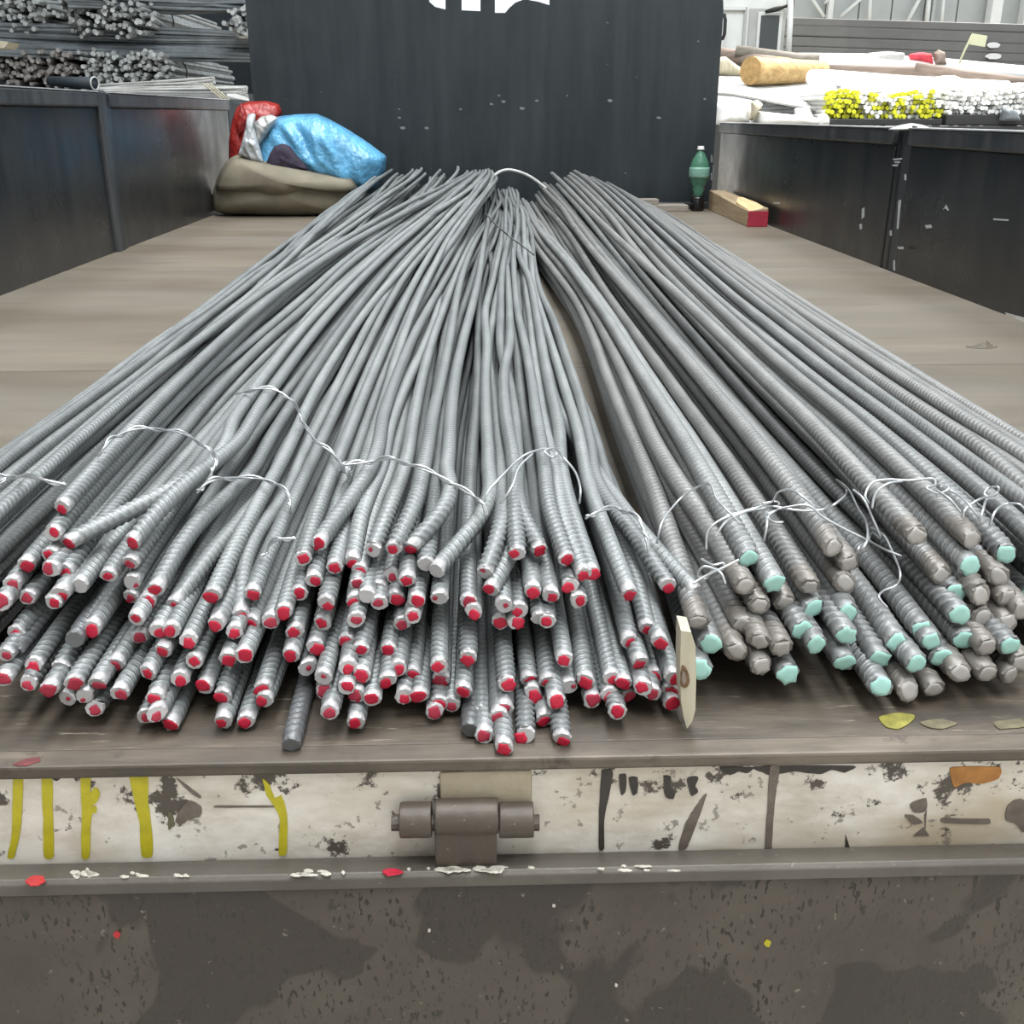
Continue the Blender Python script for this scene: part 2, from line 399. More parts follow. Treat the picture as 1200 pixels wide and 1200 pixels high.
M['truss'] = simple('truss_white', (0.78, 0.79, 0.76), 0.5, 0, 0.06, 4)
M['log'] = wood('log_peeled', (0.33, 0.20, 0.075), (0.62, 0.43, 0.20), (2, 14, 14))
M['log_end'] = simple('log_end', (0.40, 0.25, 0.10), 0.8, 0, 0.3, 30)
M['bark'] = wood('log_bark', (0.17, 0.13, 0.105), (0.30, 0.23, 0.19), (2, 14, 14))
M['yellow_end'] = simple('yellow_end', (0.62, 0.62, 0.02), 0.5, 0, 0.3, 90)
M['black_tray'] = simple('black_tray', (0.02, 0.02, 0.02), 0.6, 0, 0.2, 5)
M['flag'] = simple('flag_paper', (0.62, 0.62, 0.42), 0.7, 0, 0.08, 8)
M['red_cloth'] = simple('red_cloth', (0.55, 0.05, 0.07), 0.8, 0, 0.2, 20)
def glassy(name, col):
    t = NT(name); t.base(col); t.rough(0.08); t.b.inputs['Transmission Weight'].default_value = 0.55; t.b.inputs['IOR'].default_value = 1.3
    return t.m
M['bottle'] = glassy('bottle_green', (0.13, 0.33, 0.22))
M['cola'] = simple('dark_drink', (0.008, 0.007, 0.008), 0.12, 0, 0.1, 3)
M['bottle_label'] = simple('bottle_label', (0.16, 0.30, 0.24), 0.35, 0, 0.25, 60)
M['mark_pale'] = simple('paint_scuff_pale', (0.36, 0.37, 0.37), 0.6, 0, 0.2, 60)
M['mark'] = simple('paint_scuff', (0.15, 0.16, 0.16), 0.6, 0, 0.2, 60)

# ------------------------------------------------------------------ the setting
XL, XR = -1.14, 1.13; YH = 4.85; YE = 0.578
g = box('ground', -60, 60, -30, 90, -1.16, -1.10, M['ground']); tag(g, kind='structure')
# unseen slabs added to keep sun off lorry and racks, not the yard
r1 = box('sun_block_roof', -14, 4.8, -6, 7.3, 6.0, 6.06, M['roof']); tag(r1, kind='structure')
r2 = box('sun_block_roof', -14, 1.2, 7.3, 20, 6.0, 6.06, M['roof']); tag(r2, kind='structure')
wl = box('gap_shade_backing', -12, -2.6, 13.0, 13.1, -1.1, 6.0, M['navy']); tag(wl, kind='structure')  # dark sheet added behind the rack; its colour stands in for gap shade
wl3 = box('rear_light_block', -9, 4.8, -6.1, -6.0, -1.1, 6.0, M['white']); tag(wl3, kind='structure')  # unseen wall added behind the camera to cut frontal sky light
wl2 = box('wall_left_shed', -9.0, -8.9, -6, 13.0, -1.1, 6.0, M['roof']); tag(wl2, kind='structure')

fl = empty('floor', (0, 2.7, 0), 'brown plywood lorry deck laid in wide sheets', kind='structure')
ys = [YE + 0.016, 1.71, 2.91, 4.12, YH + 0.06]
for i in range(4):
    box('deck_sheet', XL, XR, (1.0 if i == 0 else ys[i]) + 0.002, ys[i + 1] - 0.002, -0.012, 0.0, M['deck'], fl, bevel=0.0012)
de_ = box('deck_end_board', XL, XR, YE + 0.018, 0.999, -0.012, 0.0, M['deck_end'], fl, bevel=0.0012)  # run on under the pile so its dark colour adds to the shade
# rolled steel lip along the tail end of the deck
box('deck_lip', -1.3, 1.3, YE - 0.004, YE + 0.016, -0.008, 0.002, M['rust_edge'], fl, bevel=0.002)
box('deck_bearer', XL - 0.03, XR + 0.03, YE + 0.03, YH + 0.1, -0.06, -0.0125, M['rust_edge'], fl)
def paint_flat(name, poly, mat, parent, z=0.0003, th=0.0006): return flat_px(name, poly, z, th, mat, parent)
paint_flat('paint_spot', [(1030, 841), (1050, 836), (1072, 839), (1066, 848), (1052, 855), (1038, 852)], M['yellow_dull'], de_)
paint_flat('paint_spot', [(1078, 847), (1100, 843), (1122, 848), (1105, 855), (1088, 853)], M['yellow_rub'], de_)
paint_flat('paint_spot', [(1165, 847), (1195, 843), (1200, 852), (1172, 855)], M['yellow_rub'], de_)
paint_flat('paint_spot', [(15, 897), (30, 890), (46, 888), (47, 893), (30, 898)], M['old_red'], fl, 0.0018)

def side_wall(name, x, ztop, posts, sgn, y0, lab):
    """sgn +1: inner face looks towards +x"""
    w = empty(name, (x, 2.6, 0), lab, kind='structure')
    xa, xb = (x - 0.03, x) if sgn > 0 else (x, x + 0.03)
    edges = [y0] + posts + [YH + 0.2]
    for i in range(len(edges) - 1):
        a = edges[i] + (0.055 if i else 0); b = edges[i + 1] - (0.0 if i == len(edges) - 2 else 0.055)
        box('panel', xa, xb, a, b, -0.06, ztop - 0.045, M['wall_black'], w, bevel=0.003)
        box('top_rail', xa - 0.012, xb + 0.012, a, b, ztop - 0.045, ztop - 0.003, M['rail_black'], w, bevel=0.006)
        box('rail_cap', xa - 0.014, xb + 0.014, a, b, ztop - 0.003, ztop, M['cap_steel'], w)
    for p in posts:
        box('post', xa - 0.004 * sgn, xb + 0.014 * sgn, p - 0.052, p + 0.012, -0.05, ztop + 0.004, M['rail_black'], w, bevel=0.008)
        box('post', xa - 0.004 * sgn, xb + 0.008 * sgn, p + 0.016, p + 0.054, -0.05, ztop - 0.002, M['wall_black'], w, bevel=0.006)
    return w
w_l = side_wall('wall_left', XL, 0.467, [3.38], 1, 0.62, 'black steel left side wall of the lorry bed')
w_r = side_wall('wall_right', XR, 0.370, [2.86], -1, 0.62, 'black steel right side wall of the lorry bed')
def mark_x(poly, X, parent, mat=M['mark_pale'], sgn=-1):
    P = [atx(x, y, X) for x, y in poly]; n = len(P)
    tri = tessellate_polygon([[Vector((p[1], p[2], 0)) for p in P]])
    V = [tuple(p + np.array([0.0008 * sgn, 0, 0])) for p in P] + [tuple(p) for p in P]
    Fc = [tuple(t) for t in tri] + [tuple(i + n for i in reversed(t)) for t in tri] + [(i, (i + 1) % n, (i + 1) % n + n, i + n) for i in range(n)]
    return mk('paint_scuff', V, Fc, mat, parent)
for poly in ([(1010, 245), (1013, 243), (1013, 254), (1010, 257)], [(1007, 263), (1010, 262), (1010, 268), (1008, 269)],
             [(1084, 264), (1091, 263), (1092, 267), (1086, 268)], [(1164, 256), (1182, 257), (1182, 259), (1165, 258)],
             [(1105, 246), (1109, 240), (1112, 247), (1110, 246), (1108, 244)], [(906, 237), (914, 237), (914, 239), (907, 239)]):
    mark_x(poly, XR - 0.0002, w_r)
for poly in ([(1046, 186), (1057, 185), (1057, 187), (1048, 188)], [(1048, 189), (1055, 189), (1055, 191), (1049, 191)], [(1045, 193), (1053, 192), (1052, 195), (1047, 195)],
             [(1053, 235), (1056, 234), (1053, 268), (1051, 268)], [(1052, 289), (1059, 289), (1059, 292), (1053, 292)], [(1060, 204), (1062, 204), (1062, 211), (1060, 211)],
             [(1043, 270), (1045, 270), (1045, 276), (1043, 276)], [(1047, 305), (1049, 305), (1049, 317), (1047, 317)]):
    mark_x(poly, XR - 0.0142, w_r)
mark_x([(1178, 366), (1200, 372), (1200, 377), (1180, 370)], XR - 0.001, w_r, M['cap_steel'])

# headboard with cut-out openings near the top
def headboard():
    w = empty('wall_front', (0.04, YH, 0), 'black steel headboard at the front of the lorry bed', kind='structure')
    x0, x1, zt, rc = -0.978, 1.060, 0.98, 0.16
    outer = [(x0, 0.0), (x1, 0.0)] + [(x1 - rc + rc * math.cos(a), zt - rc + rc * math.sin(a)) for a in np.linspace(0, math.pi / 2, 8)] + \
            [(x0 + 0.03, zt), (x0, zt - 0.03)]
    hp = [[(503, -20), (503, 2), (510, 8), (522, 11), (522, -20)], [(541, -20), (541, 12), (563, 13), (563, -20)],
          [(580, -20), (580, 15), (592, 15), (597, 9), (604, 3), (612, 0), (612, -20)], [(620, -20), (620, 0), (631, 2), (644, 6), (644, -20)]]
    holes = []
    for h in hp:
        q = [aty(x, y, YH) for x, y in h]; holes.append([(p[0], p[2]) for p in q])
    loops = [outer] + holes; flat = [p for l in loops for p in l]; n = len(flat)
    tri = tessellate_polygon([[Vector((p[0], p[1], 0)) for p in l] for l in loops])
    V = [(x, YH, z) for x, z in flat] + [(x, YH + 0.012, z) for x, z in flat]
    Fc = [tuple(t) for t in tri] + [tuple(i + n for i in t) for t in tri]
    o = 0
    for l in loops:
        k = len(l); Fc += [(o + i, o + (i + 1) % k, o + (i + 1) % k + n, o + i + n) for i in range(k)]; o += k
    pl_ = mk('plate', V, Fc, M['head_black'], w)
    box('foot_rail', x0, x1, YH - 0.012, YH - 0.0005, 0.0, 0.03, M['rail_black'], w, bevel=0.003)
    for i, (px, py) in enumerate(((468, 128), (468, 138), (472, 150), (585, 112), (590, 119), (665, 112), (629, 118), (715, 118), (826, 116), (772, 138), (733, 203), (576, 122), (612, 127), (540, 128), (500, 150))):
        s = 0.9 + (i * 37 % 5) * 0.35
        plate_px('chip', [(px - s * 1.4, py - s * 0.4), (px, py - s * 0.8), (px + s * 1.5, py), (px + s * 0.3, py + s * 0.8), (px - s, py + s * 0.5)], YH - 0.0002, 0.0006, M['mark'], pl_)
    for px, py in ((834, 186), (836, 198), (834, 207)):
        plate_px('chip', [(px - 1, py - 4), (px + 1, py - 4), (px + 1, py + 4), (px - 1, py + 4)], YH - 0.0002, 0.0006, M['mark'], pl_)
    return w
headboard()

# tail end: chipped white channel under the deck lip
sill = empty('trim_1', (0, YE, -0.09), 'chipped white steel channel below the deck edge', kind='structure')
def zpx(y, Y): return float(aty(600, y, Y)[2])
zb = zpx(1006, YE)
face_ = box('channel_face', -1.3, 1.3, YE, YE + 0.012, zb - 0.01, -0.0085, M['white_chip'], sill)
def drip(poly, mat, name='paint_drip', th=0.0007): return plate_px(name, poly, YE - 0.0001, th, mat, face_)
drip([(16, 905), (27, 905), (26, 950), (24, 975), (17, 1004), (9, 1004), (13, 985), (15, 960)], M['yellow'])
drip([(49, 905), (61, 905), (62, 950), (63, 1003), (52, 1003), (51, 960)], M['yellow'])
drip([(95, 905), (106, 905), (106, 928), (110, 923), (115, 924), (117, 932), (112, 941), (107, 944), (113, 945), (113, 951), (107, 957), (105, 1003), (96, 1003), (96, 950)], M['yellow'])
drip([(152, 904), (173, 904), (174, 940), (178, 970), (179, 1002), (166, 1002), (164, 965), (158, 940)], M['yellow'])
drip([(308, 912), (316, 920), (322, 935), (330, 932), (336, 952), (337, 975), (336, 1000), (327, 1000), (328, 960), (322, 945), (312, 930)], M['yellow'])
drip([(705, 904), (718, 904), (714, 930), (708, 960), (708, 993), (702, 994), (702, 950)], M['black_drip'])
drip([(725, 908), (734, 908), (733, 926), (728, 931)], M['black_drip'])
drip([(737, 911), (747, 911), (747, 928), (741, 931)], M['black_drip'])
drip([(778, 910), (786, 910), (785, 922), (791, 930), (788, 936), (779, 932)], M['black_drip'])
drip([(805, 912), (818, 910), (815, 921), (818, 927), (810, 932)], M['black_drip'])
drip([(902, 899), (913, 899), (909, 930), (906, 960), (904, 993), (896, 993), (899, 950)], M['brown_drip'])
drip([(820, 938), (828, 930), (818, 960), (808, 985), (804, 994), (795, 994), (803, 965), (812, 950)], M['brown_drip'])
drip([(1113, 900), (1140, 898), (1172, 899), (1170, 912), (1150, 918), (1130, 917), (1118, 922)], M['orange_rust'], 'rust_patch', 0.0004)
drip([(1066, 942), (1085, 935), (1085, 950), (1072, 952)], M['brown_drip'], 'paint_chip')
drip([(1060, 955), (1070, 955), (1081, 963), (1070, 966)], M['brown_drip'], 'paint_chip')
drip([(1070, 979), (1082, 969), (1089, 979)], M['brown_drip'], 'paint_chip')
drip([(1104, 958), (1130, 959), (1158, 959), (1157, 965), (1106, 964)], M['brown_drip'], 'paint_chip')
drip([(1180, 945), (1190, 937), (1200, 938), (1200, 975), (1190, 965), (1178, 960)], M['brown_drip'], 'paint_chip')
drip([(991, 978), (996, 994), (990, 994)], M['black_drip'], 'paint_chip')
drip([(210, 950), (222, 938), (236, 945), (235, 956), (222, 960), (212, 966), (206, 962)], M['brown_drip'], 'paint_chip')
drip([(198, 950), (203, 955), (204, 965), (198, 972)], M['yellow_rub'], 'paint_chip')
drip([(207, 911), (222, 922), (236, 933), (233, 935), (218, 924)], M['brown_drip'], 'scratch', 0.0004)
drip([(255, 944), (320, 944), (320, 946), (255, 946)], M['brown_drip'], 'scratch', 0.0004)
drip([(1084, 975), (1083, 955), (1086, 950)], M['brown_drip'], 'scratch', 0.0004)
drip([(885, 898), (1000, 897), (990, 905), (975, 902), (960, 907), (930, 904), (905, 908), (893, 905)], M['black_drip'], 'paint_chip', 0.0004)
drip([(845, 899), (882, 899), (876, 906), (866, 904), (856, 908), (849, 905)], M['black_drip'], 'paint_chip', 0.0004)
drip([(58, 905), (74, 904), (72, 911), (66, 915), (61, 912)], M['black_drip'], 'paint_chip', 0.0004)
# outer knuckles of the hinge are welded to the channel
HR = 0.0118
def barrel(x0, x1, cx_y, parent, name):
    """horizontal knuckle between two pixel columns"""
    yc = YE - HR + 0.0005; a = aty(x0, cx_y, yc); b = aty(x1, cx_y, yc)
    pts = []; rr = []
    for t, k in ((0, 0.95), (0.02, 0.99), (0.035, 1), (0.05, 1), (0.3, 1.012), (0.5, 1.0), (0.7, 1.01), (0.95, 1), (0.965, 1), (0.98, 0.99), (1, 0.95)):
        p = a + (b - a) * t; pts.append((p[0], yc, a[2])); rr.append(HR * k)
    V, Fc = tube_geo(pts, rr, 24); o = mk(name, V, Fc, M['hinge'], parent)
    for p in o.data.polygons: p.use_smooth = len(p.vertices) == 4
    return o
barrel(469, 506, 961, sill, 'hinge_knuckle'); barrel(585, 625, 961, sill, 'hinge_knuckle')
pp = [aty(x, 964, YE - HR) for x in (459, 632)]
V, Fc = tube_geo([tuple(pp[0]), tuple(pp[0] + (pp[1] - pp[0]) * 0.5), tuple(pp[1])], 0.0055, 10); mk('hinge_pin', V, Fc, M['hinge'], sill)
c0 = aty(515, 905, YE - 0.004); c1 = aty(623, 940, YE - 0.004)
box('hinge_backplate', c0[0], c1[0], YE - 0.0012, YE - 0.0002, float(zpx(945, YE)), -0.010, M['ochre_white'], sill, bevel=0.001)

tg = empty('tailgate', (0, YE - 0.02, -0.6), 'dropped brown steel tailgate hanging below the white channel', 'tailgate')
YR0, YR1 = YE - 0.030, YE - 0.002
zr = zpx(1004, YE - 0.004); zf0 = zpx(1026, YR0); zf1 = zpx(1038, YR0)
prof = [(YE - 0.001, zr), (YE - 0.006, zr + 0.001), (YR0 + 0.003, zf0 + 0.003), (YR0, zf0), (YR0, zf1), (YR0 + 0.004, zf1 - 0.001), (YE - 0.001, zf1 - 0.001)]
V = [(x, y, z) for x in (-1.3, 1.3) for y, z in prof]; k = len(prof)
Fc = [tuple(range(k)), tuple(reversed(range(k, 2 * k)))] + [(i, (i + 1) % k, (i + 1) % k + k, i + k) for i in range(k)]
rail = mk('rail', V, Fc, M['tail_rail'], tg, bevel=0.0008)
board_ = box('board', -1.3, 1.3, YR0 + 0.004, YE - 0.004, -0.62, zf1 - 0.003, M['tailgate'], tg, bevel=0.0015)
barrel(510, 584, 957, tg, 'hinge_knuckle')
h0 = aty(510, 985, YE - 0.014); h1 = aty(582, 985, YE - 0.014)
v = [(h0[0], YE - 0.019, zpx(965, YE - 0.019)), (h1[0], YE - 0.019, zpx(965, YE - 0.019)), (h1[0], YE - 0.010, zpx(965, YE - 0.010)), (h0[0], YE - 0.010, zpx(965, YE - 0.010))]
zz = zr - 0.006
v = [(h0[0], YE - 0.021, zz), (h1[0], YE - 0.021, zz), (h1[0], YE - 0.012, zz), (h0[0], YE - 0.012, zz)] + v
mk('hinge_strap', v, BF, M['hinge'], tg, bevel=0.0008)
def rail_patch(poly, mat, name='paint_spot'):
    # lies on the sloping upper face of the rail
    a = np.array([0, YE - 0.006, zr + 0.001]); b = np.array([0, YR0 + 0.003, zf0 + 0.003]); e = b - a; nrm = np.cross(np.array([1.0, 0, 0]), e); nrm /= np.linalg.norm(nrm)
    if nrm[2] < 0: nrm = -nrm
    P = []; poly = round_poly(poly)
    for x, y in poly:
        d = ray(x, y); t = ((a - CP) @ nrm) / (d @ nrm); P.append(CP + d * t)
    n = len(P); tri = tessellate_polygon([[Vector((p[0], p[1], 0)) for p in P]])
    V = [tuple(p + nrm * 0.0004) for p in P] + [tuple(p - nrm * 0.0003) for p in P]
    Fc = [tuple(t) for t in tri] + [tuple(i + n for i in reversed(t)) for t in tri] + [(i, (i + 1) % n, (i + 1) % n + n, i + n) for i in range(n)]
    mk(name, V, Fc, mat, rail)
rail_patch([(448, 1021), (456, 1018), (465, 1019), (473, 1022), (464, 1025), (454, 1026)], M['red_paint'])
rail_patch([(29, 1033), (38, 1027), (50, 1027), (53, 1033), (45, 1037), (36, 1038)], M['red_spot'])
def scrapes(x0, x1, y, n, hgt, seed):
    rs = random.Random(seed)
    for i in range(n):
        x = x0 + (x1 - x0) * rs.random(); w = 2 + rs.random() * 9; yy = y + rs.uniform(-3, 3); h = hgt * rs.uniform(0.4, 1)
        rail_patch([(x - w, yy), (x - w * 0.4, yy - h), (x + w * 0.5, yy - h * 0.7), (x + w, yy + h * 0.2), (x + w * 0.3, yy + h), (x - w * 0.5, yy + h * 0.7)], M['cream_scrape'], 'scrape')
scrapes(345, 420, 1023, 9, 2.6, 1); scrapes(475, 590, 1019, 14, 3.0, 2); scrapes(80, 116, 1024, 7, 4.0, 3); scrapes(140, 228, 1025, 7, 1.5, 4); scrapes(620, 800, 1018, 7, 1.4, 5)
for x, y, m in ((137, 1095, 'red_spot'), (899, 1105, 'yellow'), (649, 1061, 'cream_scrape'), (722, 1154, 'cream_scrape'), (503, 1090, 'cream_scrape')):
    s = 4 if m != 'cream_scrape' else 1.8
    plate_px('paint_spot', [(x - s, y), (x - s * .3, y - s), (x + s, y - s * .4), (x + s * .6, y + s), (x - s * .4, y + s * .8)], YR0 + 0.0038, 0.0006, M[m], board_)

# ------------------------------------------------------------------ the load: rebars
# cut ends read off the photograph, then stood at their own distances
def conv(lst, x0, y0, s): return [(x0 + a / s, y0 + b / s, k) for a, b, k in lst]
def parse(txt):
    out = []
    for w in txt.split():
        a = w.split(','); out.append((float(a[0]), float(a[1]), a[2] if len(a) > 2 else 'r'))
    return out
ENDS = []
ENDS += conv(parse('''240,180 205,285 262,320 515,320 195,370 100,408 195,425,q 255,432 422,450 310,490,w 235,520 205,555 45,485,q
105,535,q 5,555,q 510,400,q 515,475,w 510,535,q 575,550 607,505 678,565 530,620 545,690,q 615,665 670,665 735,705 360,655 62,675 290,700,d
130,800 235,810,q 10,855,q 110,870,q 190,895,q 285,870,q 380,870,q 450,795,q 635,745 575,830 700,855 755,785 605,930 800,885 870,920 465,910,q
260,930,w 330,920,w 370,970,q 570,1000,q 610,990,q 665,1030 845,640 915,670 940,605 830,525 890,775 950,765 870,1020 960,1020 985,520 985,635
20,760,q 60,745,d'''), 0, 540, 10 / 3)
ENDS += conv(parse('''432,275 370,335 500,372 578,350 605,385 415,425 355,480 465,518 595,445,q 585,510 735,405,q 680,460,q 635,490,w
685,520,q 660,300,w 745,295 815,290 880,360,w 920,385,w 800,425 755,500 840,510 935,500,w 825,575 780,605,q 290,555 175,480 110,570 165,600 235,595,q
85,635 335,640 450,605 420,700 550,680 590,590,q 320,735 610,715 725,715 390,790,w 555,785 455,830,w 615,820 550,870 590,900,q 460,885,q
655,920 480,970,q 590,1015 720,840 765,790 825,815 790,905 855,905 60,750 205,875 210,920 35,905 935,780 945,835,q
935,935 985,940,q 915,970,q 1035,885 1055,745'''), 250, 560, 1059 / 300)
ENDS += conv(parse('''375,315 470,300 580,340 650,400 685,395 595,447 630,510 440,470 515,490 240,395,w 265,465 385,550 320,530,w 305,597
370,597 500,595 470,585,w 175,515,q 195,555 75,495,w 840,480 1000,445 1115,475,w 915,625 840,680 965,680 885,765 765,830 815,850 940,825 1020,830 895,870
830,905,q 755,900,q 790,970 685,925,q 535,925 500,845 425,840 440,890 590,865,w 570,755 655,840 330,855 155,885 190,745
490,1000 410,1065 560,1080 320,960,q 300,990,q 225,980,q 240,1070,q 320,1120 180,1045,d 1010,885 1015,935 935,895,q'''), 500, 560, 1200 / 340)
ENDS.append((341, 873, 'd'))
GRN = conv(parse('''280,325,g 365,410,g 265,420,b 480,420,b 560,290,b 615,345,b 600,410,b 315,485,b 400,475,b 495,495,g 610,510,g 455,567,g
605,585,g 505,615,g 315,605,b 390,625,b 320,688,b 410,715,g 260,553,b 235,640,b 150,615,g 115,695,g 110,540,b 600,675,g 715,665,g 775,610,g 860,568,g
890,605,g 840,680,g 925,660,g 720,758,g 815,770,b 900,765,b 985,710,b 1075,712,b 1155,718,b 1000,600,g 1075,625,b 1150,620,g 985,517,g 970,445,g
1060,525,b 1055,450,b 1145,460,b 1145,545,b 1115,387,b 1020,355,g 1140,312,g 1025,265,b 840,252,b 925,385,b 1195,500,b 1195,675,b'''), 780, 540, 1200 / 420)
# drop near-coincident readings taken from two overlapping crops
def dedupe(L, dmin):
    out = []
    for e in L:
        if all((e[0] - o[0]) ** 2 + (e[1] - o[1]) ** 2 > dmin ** 2 for o in out): out.append(e)
    return out
ENDS = dedupe(ENDS, 7.0); GRN = dedupe(GRN, 9.0)
# bars of the top tier whose bend can be seen: points the bar passes through, from the end backwards
VIA = {(505, 669): [(545, 655), (562, 605), (566, 540)], (510, 669): [(550, 650), (566, 600), (572, 540)], (480, 642): [(508, 612), (524, 545)], (461, 643): [(480, 605), (497, 545)],
       (437, 645): [(455, 600), (475, 545)], (568, 672): [(580, 640), (588, 560)], (575, 692): [(597, 650), (603, 560)], (633, 645): [(613, 605), (606, 540)],
       (606, 649): [(603, 600), (602, 545)], (664, 656): [(645, 600), (637, 540)], (684, 673): [(664, 620), (650, 550)], (694, 672): [(676, 620), (658, 550)],
       (816, 695): [(770, 645), (715, 575), (672, 510)], (783, 686): [(752, 640), (700, 565)], (738, 696): [(716, 640), (688, 560)], (759, 737): [(742, 670), (705, 590)],
       (738, 753): [(722, 690), (698, 610)], (154, 636): [(185, 600), (285, 510)], (79, 636): [(135, 615), (225, 560)], (372, 638): [(392, 616), (436, 545)],
       (414, 659): [(420, 620), (448, 545)], (421, 669): [(432, 620), (458, 550)], (300, 696): [(318, 650), (370, 560)], (281, 721): [(285, 670), (340, 570)],
       (182, 692): [(205, 650), (300, 545)], (203, 709): [(240, 660), (320, 560)]}
def via_for(x, y):
    for k, v in VIA.items():
        if abs(k[0] - x) < 3.5 and abs(k[1] - y) < 3.5: return v
    return None

BARS = []
def endY(y): return 0.598 + (870 - y) * 0.00045
for x, y, k in ENDS:
    r = 0.0066; Y = endY(y) + random.uniform(-0.010, 0.010)
    if k == 'd' and y > 860: Y = 0.60
    P = aty(x, y, Y)
    if P[2] < r + 0.001: P = atz(x, y, r + 0.001)
    BARS.append(dict(kind=k, r=r, P=P, px=(x, y), via=via_for(x, y), fam='red', seen=True))
for x, y, k in GRN:
    r = 0.0087; P = aty(x, y, endY(y) + random.uniform(-0.008, 0.008))
    if P[2] < r + 0.001: P = atz(x, y, r + 0.001)
    BARS.append(dict(kind=k, r=r, P=P, px=(x, y), via=None, fam='green', seen=True))
# bars that come into view beyond the frame's edges: their ends lie outside the picture
for i in range(52):
    X = -0.375 - 0.19 * ((i + random.random()) / 52); t = (X + 0.565) / 0.19
    BARS.append(dict(kind='r', r=0.0066, P=np.array([X, random.uniform(0.60, 0.76), 0.008 + random.random() * (0.010 + 0.105 * t)]), px=None, via=None, fam='red', seen=False))
for i in range(40):
    X = 0.415 + 0.235 * ((i + random.random()) / 40); t = (0.65 - X) / 0.235
    BARS.append(dict(kind=random.choice('gb'), r=0.0087, P=np.array([X, random.uniform(0.66, 0.80), 0.010 + random.random() * (0.008 + 0.10 * t)]), px=None, via=None, fam='green', seen=False))

N = len(BARS); RAD = np.array([b['r'] for b in BARS]) * 1.06
# station at Y = 1: where each bar sits once it is straight
x1 = np.zeros(N); z1 = np.zeros(N)
for i, b in enumerate(BARS):
    P = b['P']; x1[i] = P[0] * (1.0 if b['fam'] == 'red' else 1.0); z1[i] = P[2] * 1.06 + 0.004
    if b['via']:
        q = [atz(px, py, P[2] + 0.010 + 0.005 * j) for j, (px, py) in enumerate(b['via'])]; b['viaP'] = q
        x1[i] = q[-1][0]; z1[i] = q[-1][2] + 0.004
# local height rank
rank = np.zeros(N)
for i in range(N):
    w = np.exp(-((x1 - x1[i]) / 0.05) ** 2); rank[i] = (w * (z1 < z1[i])).sum() / w.sum()
grp = []
for i, b in enumerate(BARS):
    if b['fam'] == 'green': grp.append('G')
    elif x1[i] < -0.40: grp.append('A')
    elif x1[i] < -0.10 and rank[i] > 0.55: grp.append('B')
    elif x1[i] < -0.19: grp.append('A')
    else: grp.append('C')
grp = np.array(grp)
xf = np.zeros(N); zf = np.zeros(N)
def spread(mask, lo, hi, key):
    idx = np.where(mask)[0]; order = idx[np.argsort(key[idx])]
    for j, i in enumerate(order): xf[i] = lo + (hi - lo) * (j + 0.5) / len(order) + random.uniform(-0.02, 0.02)
spread(grp == 'A', -0.55, -0.02, rng.uniform(-0.12, 0.12, N) + x1); spread(grp == 'B', -0.05, 0.06, x1); spread(grp == 'C', -0.03, 0.20, x1); spread(grp == 'G', 0.14, 0.74, x1)
for i in range(N):
    g_ = grp[i]
    if g_ == 'A': top = 0.06 + 0.115 * min(1, max(0, (xf[i] + 0.56) / 0.16)); zf[i] = 0.01 + top * (0.35 + 0.65 * random.random())
    elif g_ == 'B': zf[i] = 0.125 + 0.04 * rank[i]
    elif g_ == 'C': zf[i] = 0.01 + 0.085 * rank[i]
    else:
        d = (xf[i] - 0.35) / (0.13 if xf[i] < 0.35 else 0.42); top = 0.175 * max(0.0, 1 - abs(d) ** 1.6); zf[i] = 0.01 + max(top, 0.03) * (0.25 + 0.75 * rank[i])
STN = [0.98, 1.14, 1.34, 1.6, 1.95, 2.4, 2.95, 3.5, 4.05, 4.5, 4.8]
ph = rng.uniform(0, 6.28, (N, 4)); am = rng.uniform(0.2, 1.0, (N, 4))
def target(Y):
    t = (Y - 0.98) / (4.55 - 0.98); t = max(0, t)
    s = t * t * (3 - 2 * t) if t < 1 else 1.0
    x = x1 + (xf - x1) * s; z = z1 + (zf - z1) * min(1, s)
    k = np.where(grp == 'C', 1.3, np.where(grp == 'G', 0.4, 1.1))
    z = z + np.where(grp == 'B', 0.03 * math.sin(math.pi * min(1, t)), 0.0)
    wob = min(1.0, (Y - 0.9) / 0.5)
    x = x + wob * k * (0.010 * am[:, 0] * np.sin(Y * 1.9 + ph[:, 0]) + 0.004 * am[:, 1] * np.sin(Y * 3.6 + ph[:, 1]))
    z = z + wob * k * 0.005 * am[:, 2] * np.sin(Y * 2.2 + ph[:, 2])
    # the deck shows through between the red-ended and the green-ended load
    gap = math.exp(-((Y - 2.0) / 0.75) ** 2)
    c = 0.152
    red = (grp != 'G')
    x = np.where(red & (x > c - 0.045 * gap), np.minimum(x, c - 0.010 - 0.034 * gap), x)
    x = np.where(~red & (x < c + 0.045), c + 0.012 + 0.034 * gap + (x - c) * 0.2 * (x > c), x)
    return np.stack([x, np.maximum(z, RAD)], 1)
pos = None; tr = []
rs_ = RAD[:, None] + RAD[None, :]
prev_t = None
for Y in STN:
    T = target(Y)
    pos = T.copy() if pos is None else pos + (T - prev_t)
    prev_t = T
    for it in range(46):
        pos += (T - pos) * (0.10 if it < 34 else 0.0)
        d = pos[:, None, :] - pos[None, :, :]; L = np.sqrt((d ** 2).sum(-1)) + 1e-9
        ov = np.clip(rs_ - L, 0, None); np.fill_diagonal(ov, 0)
        push = (d / L[..., None] * (ov * 0.5)[..., None]).sum(1)
        cnt = np.maximum((ov > 0).sum(1), 1)[:, None]
        pos += push / np.sqrt(cnt)
        pos[:, 1] = np.maximum(pos[:, 1], RAD)
    tr.append(pos.copy())
tr = np.array(tr)          # stations x bars x (X, Z)

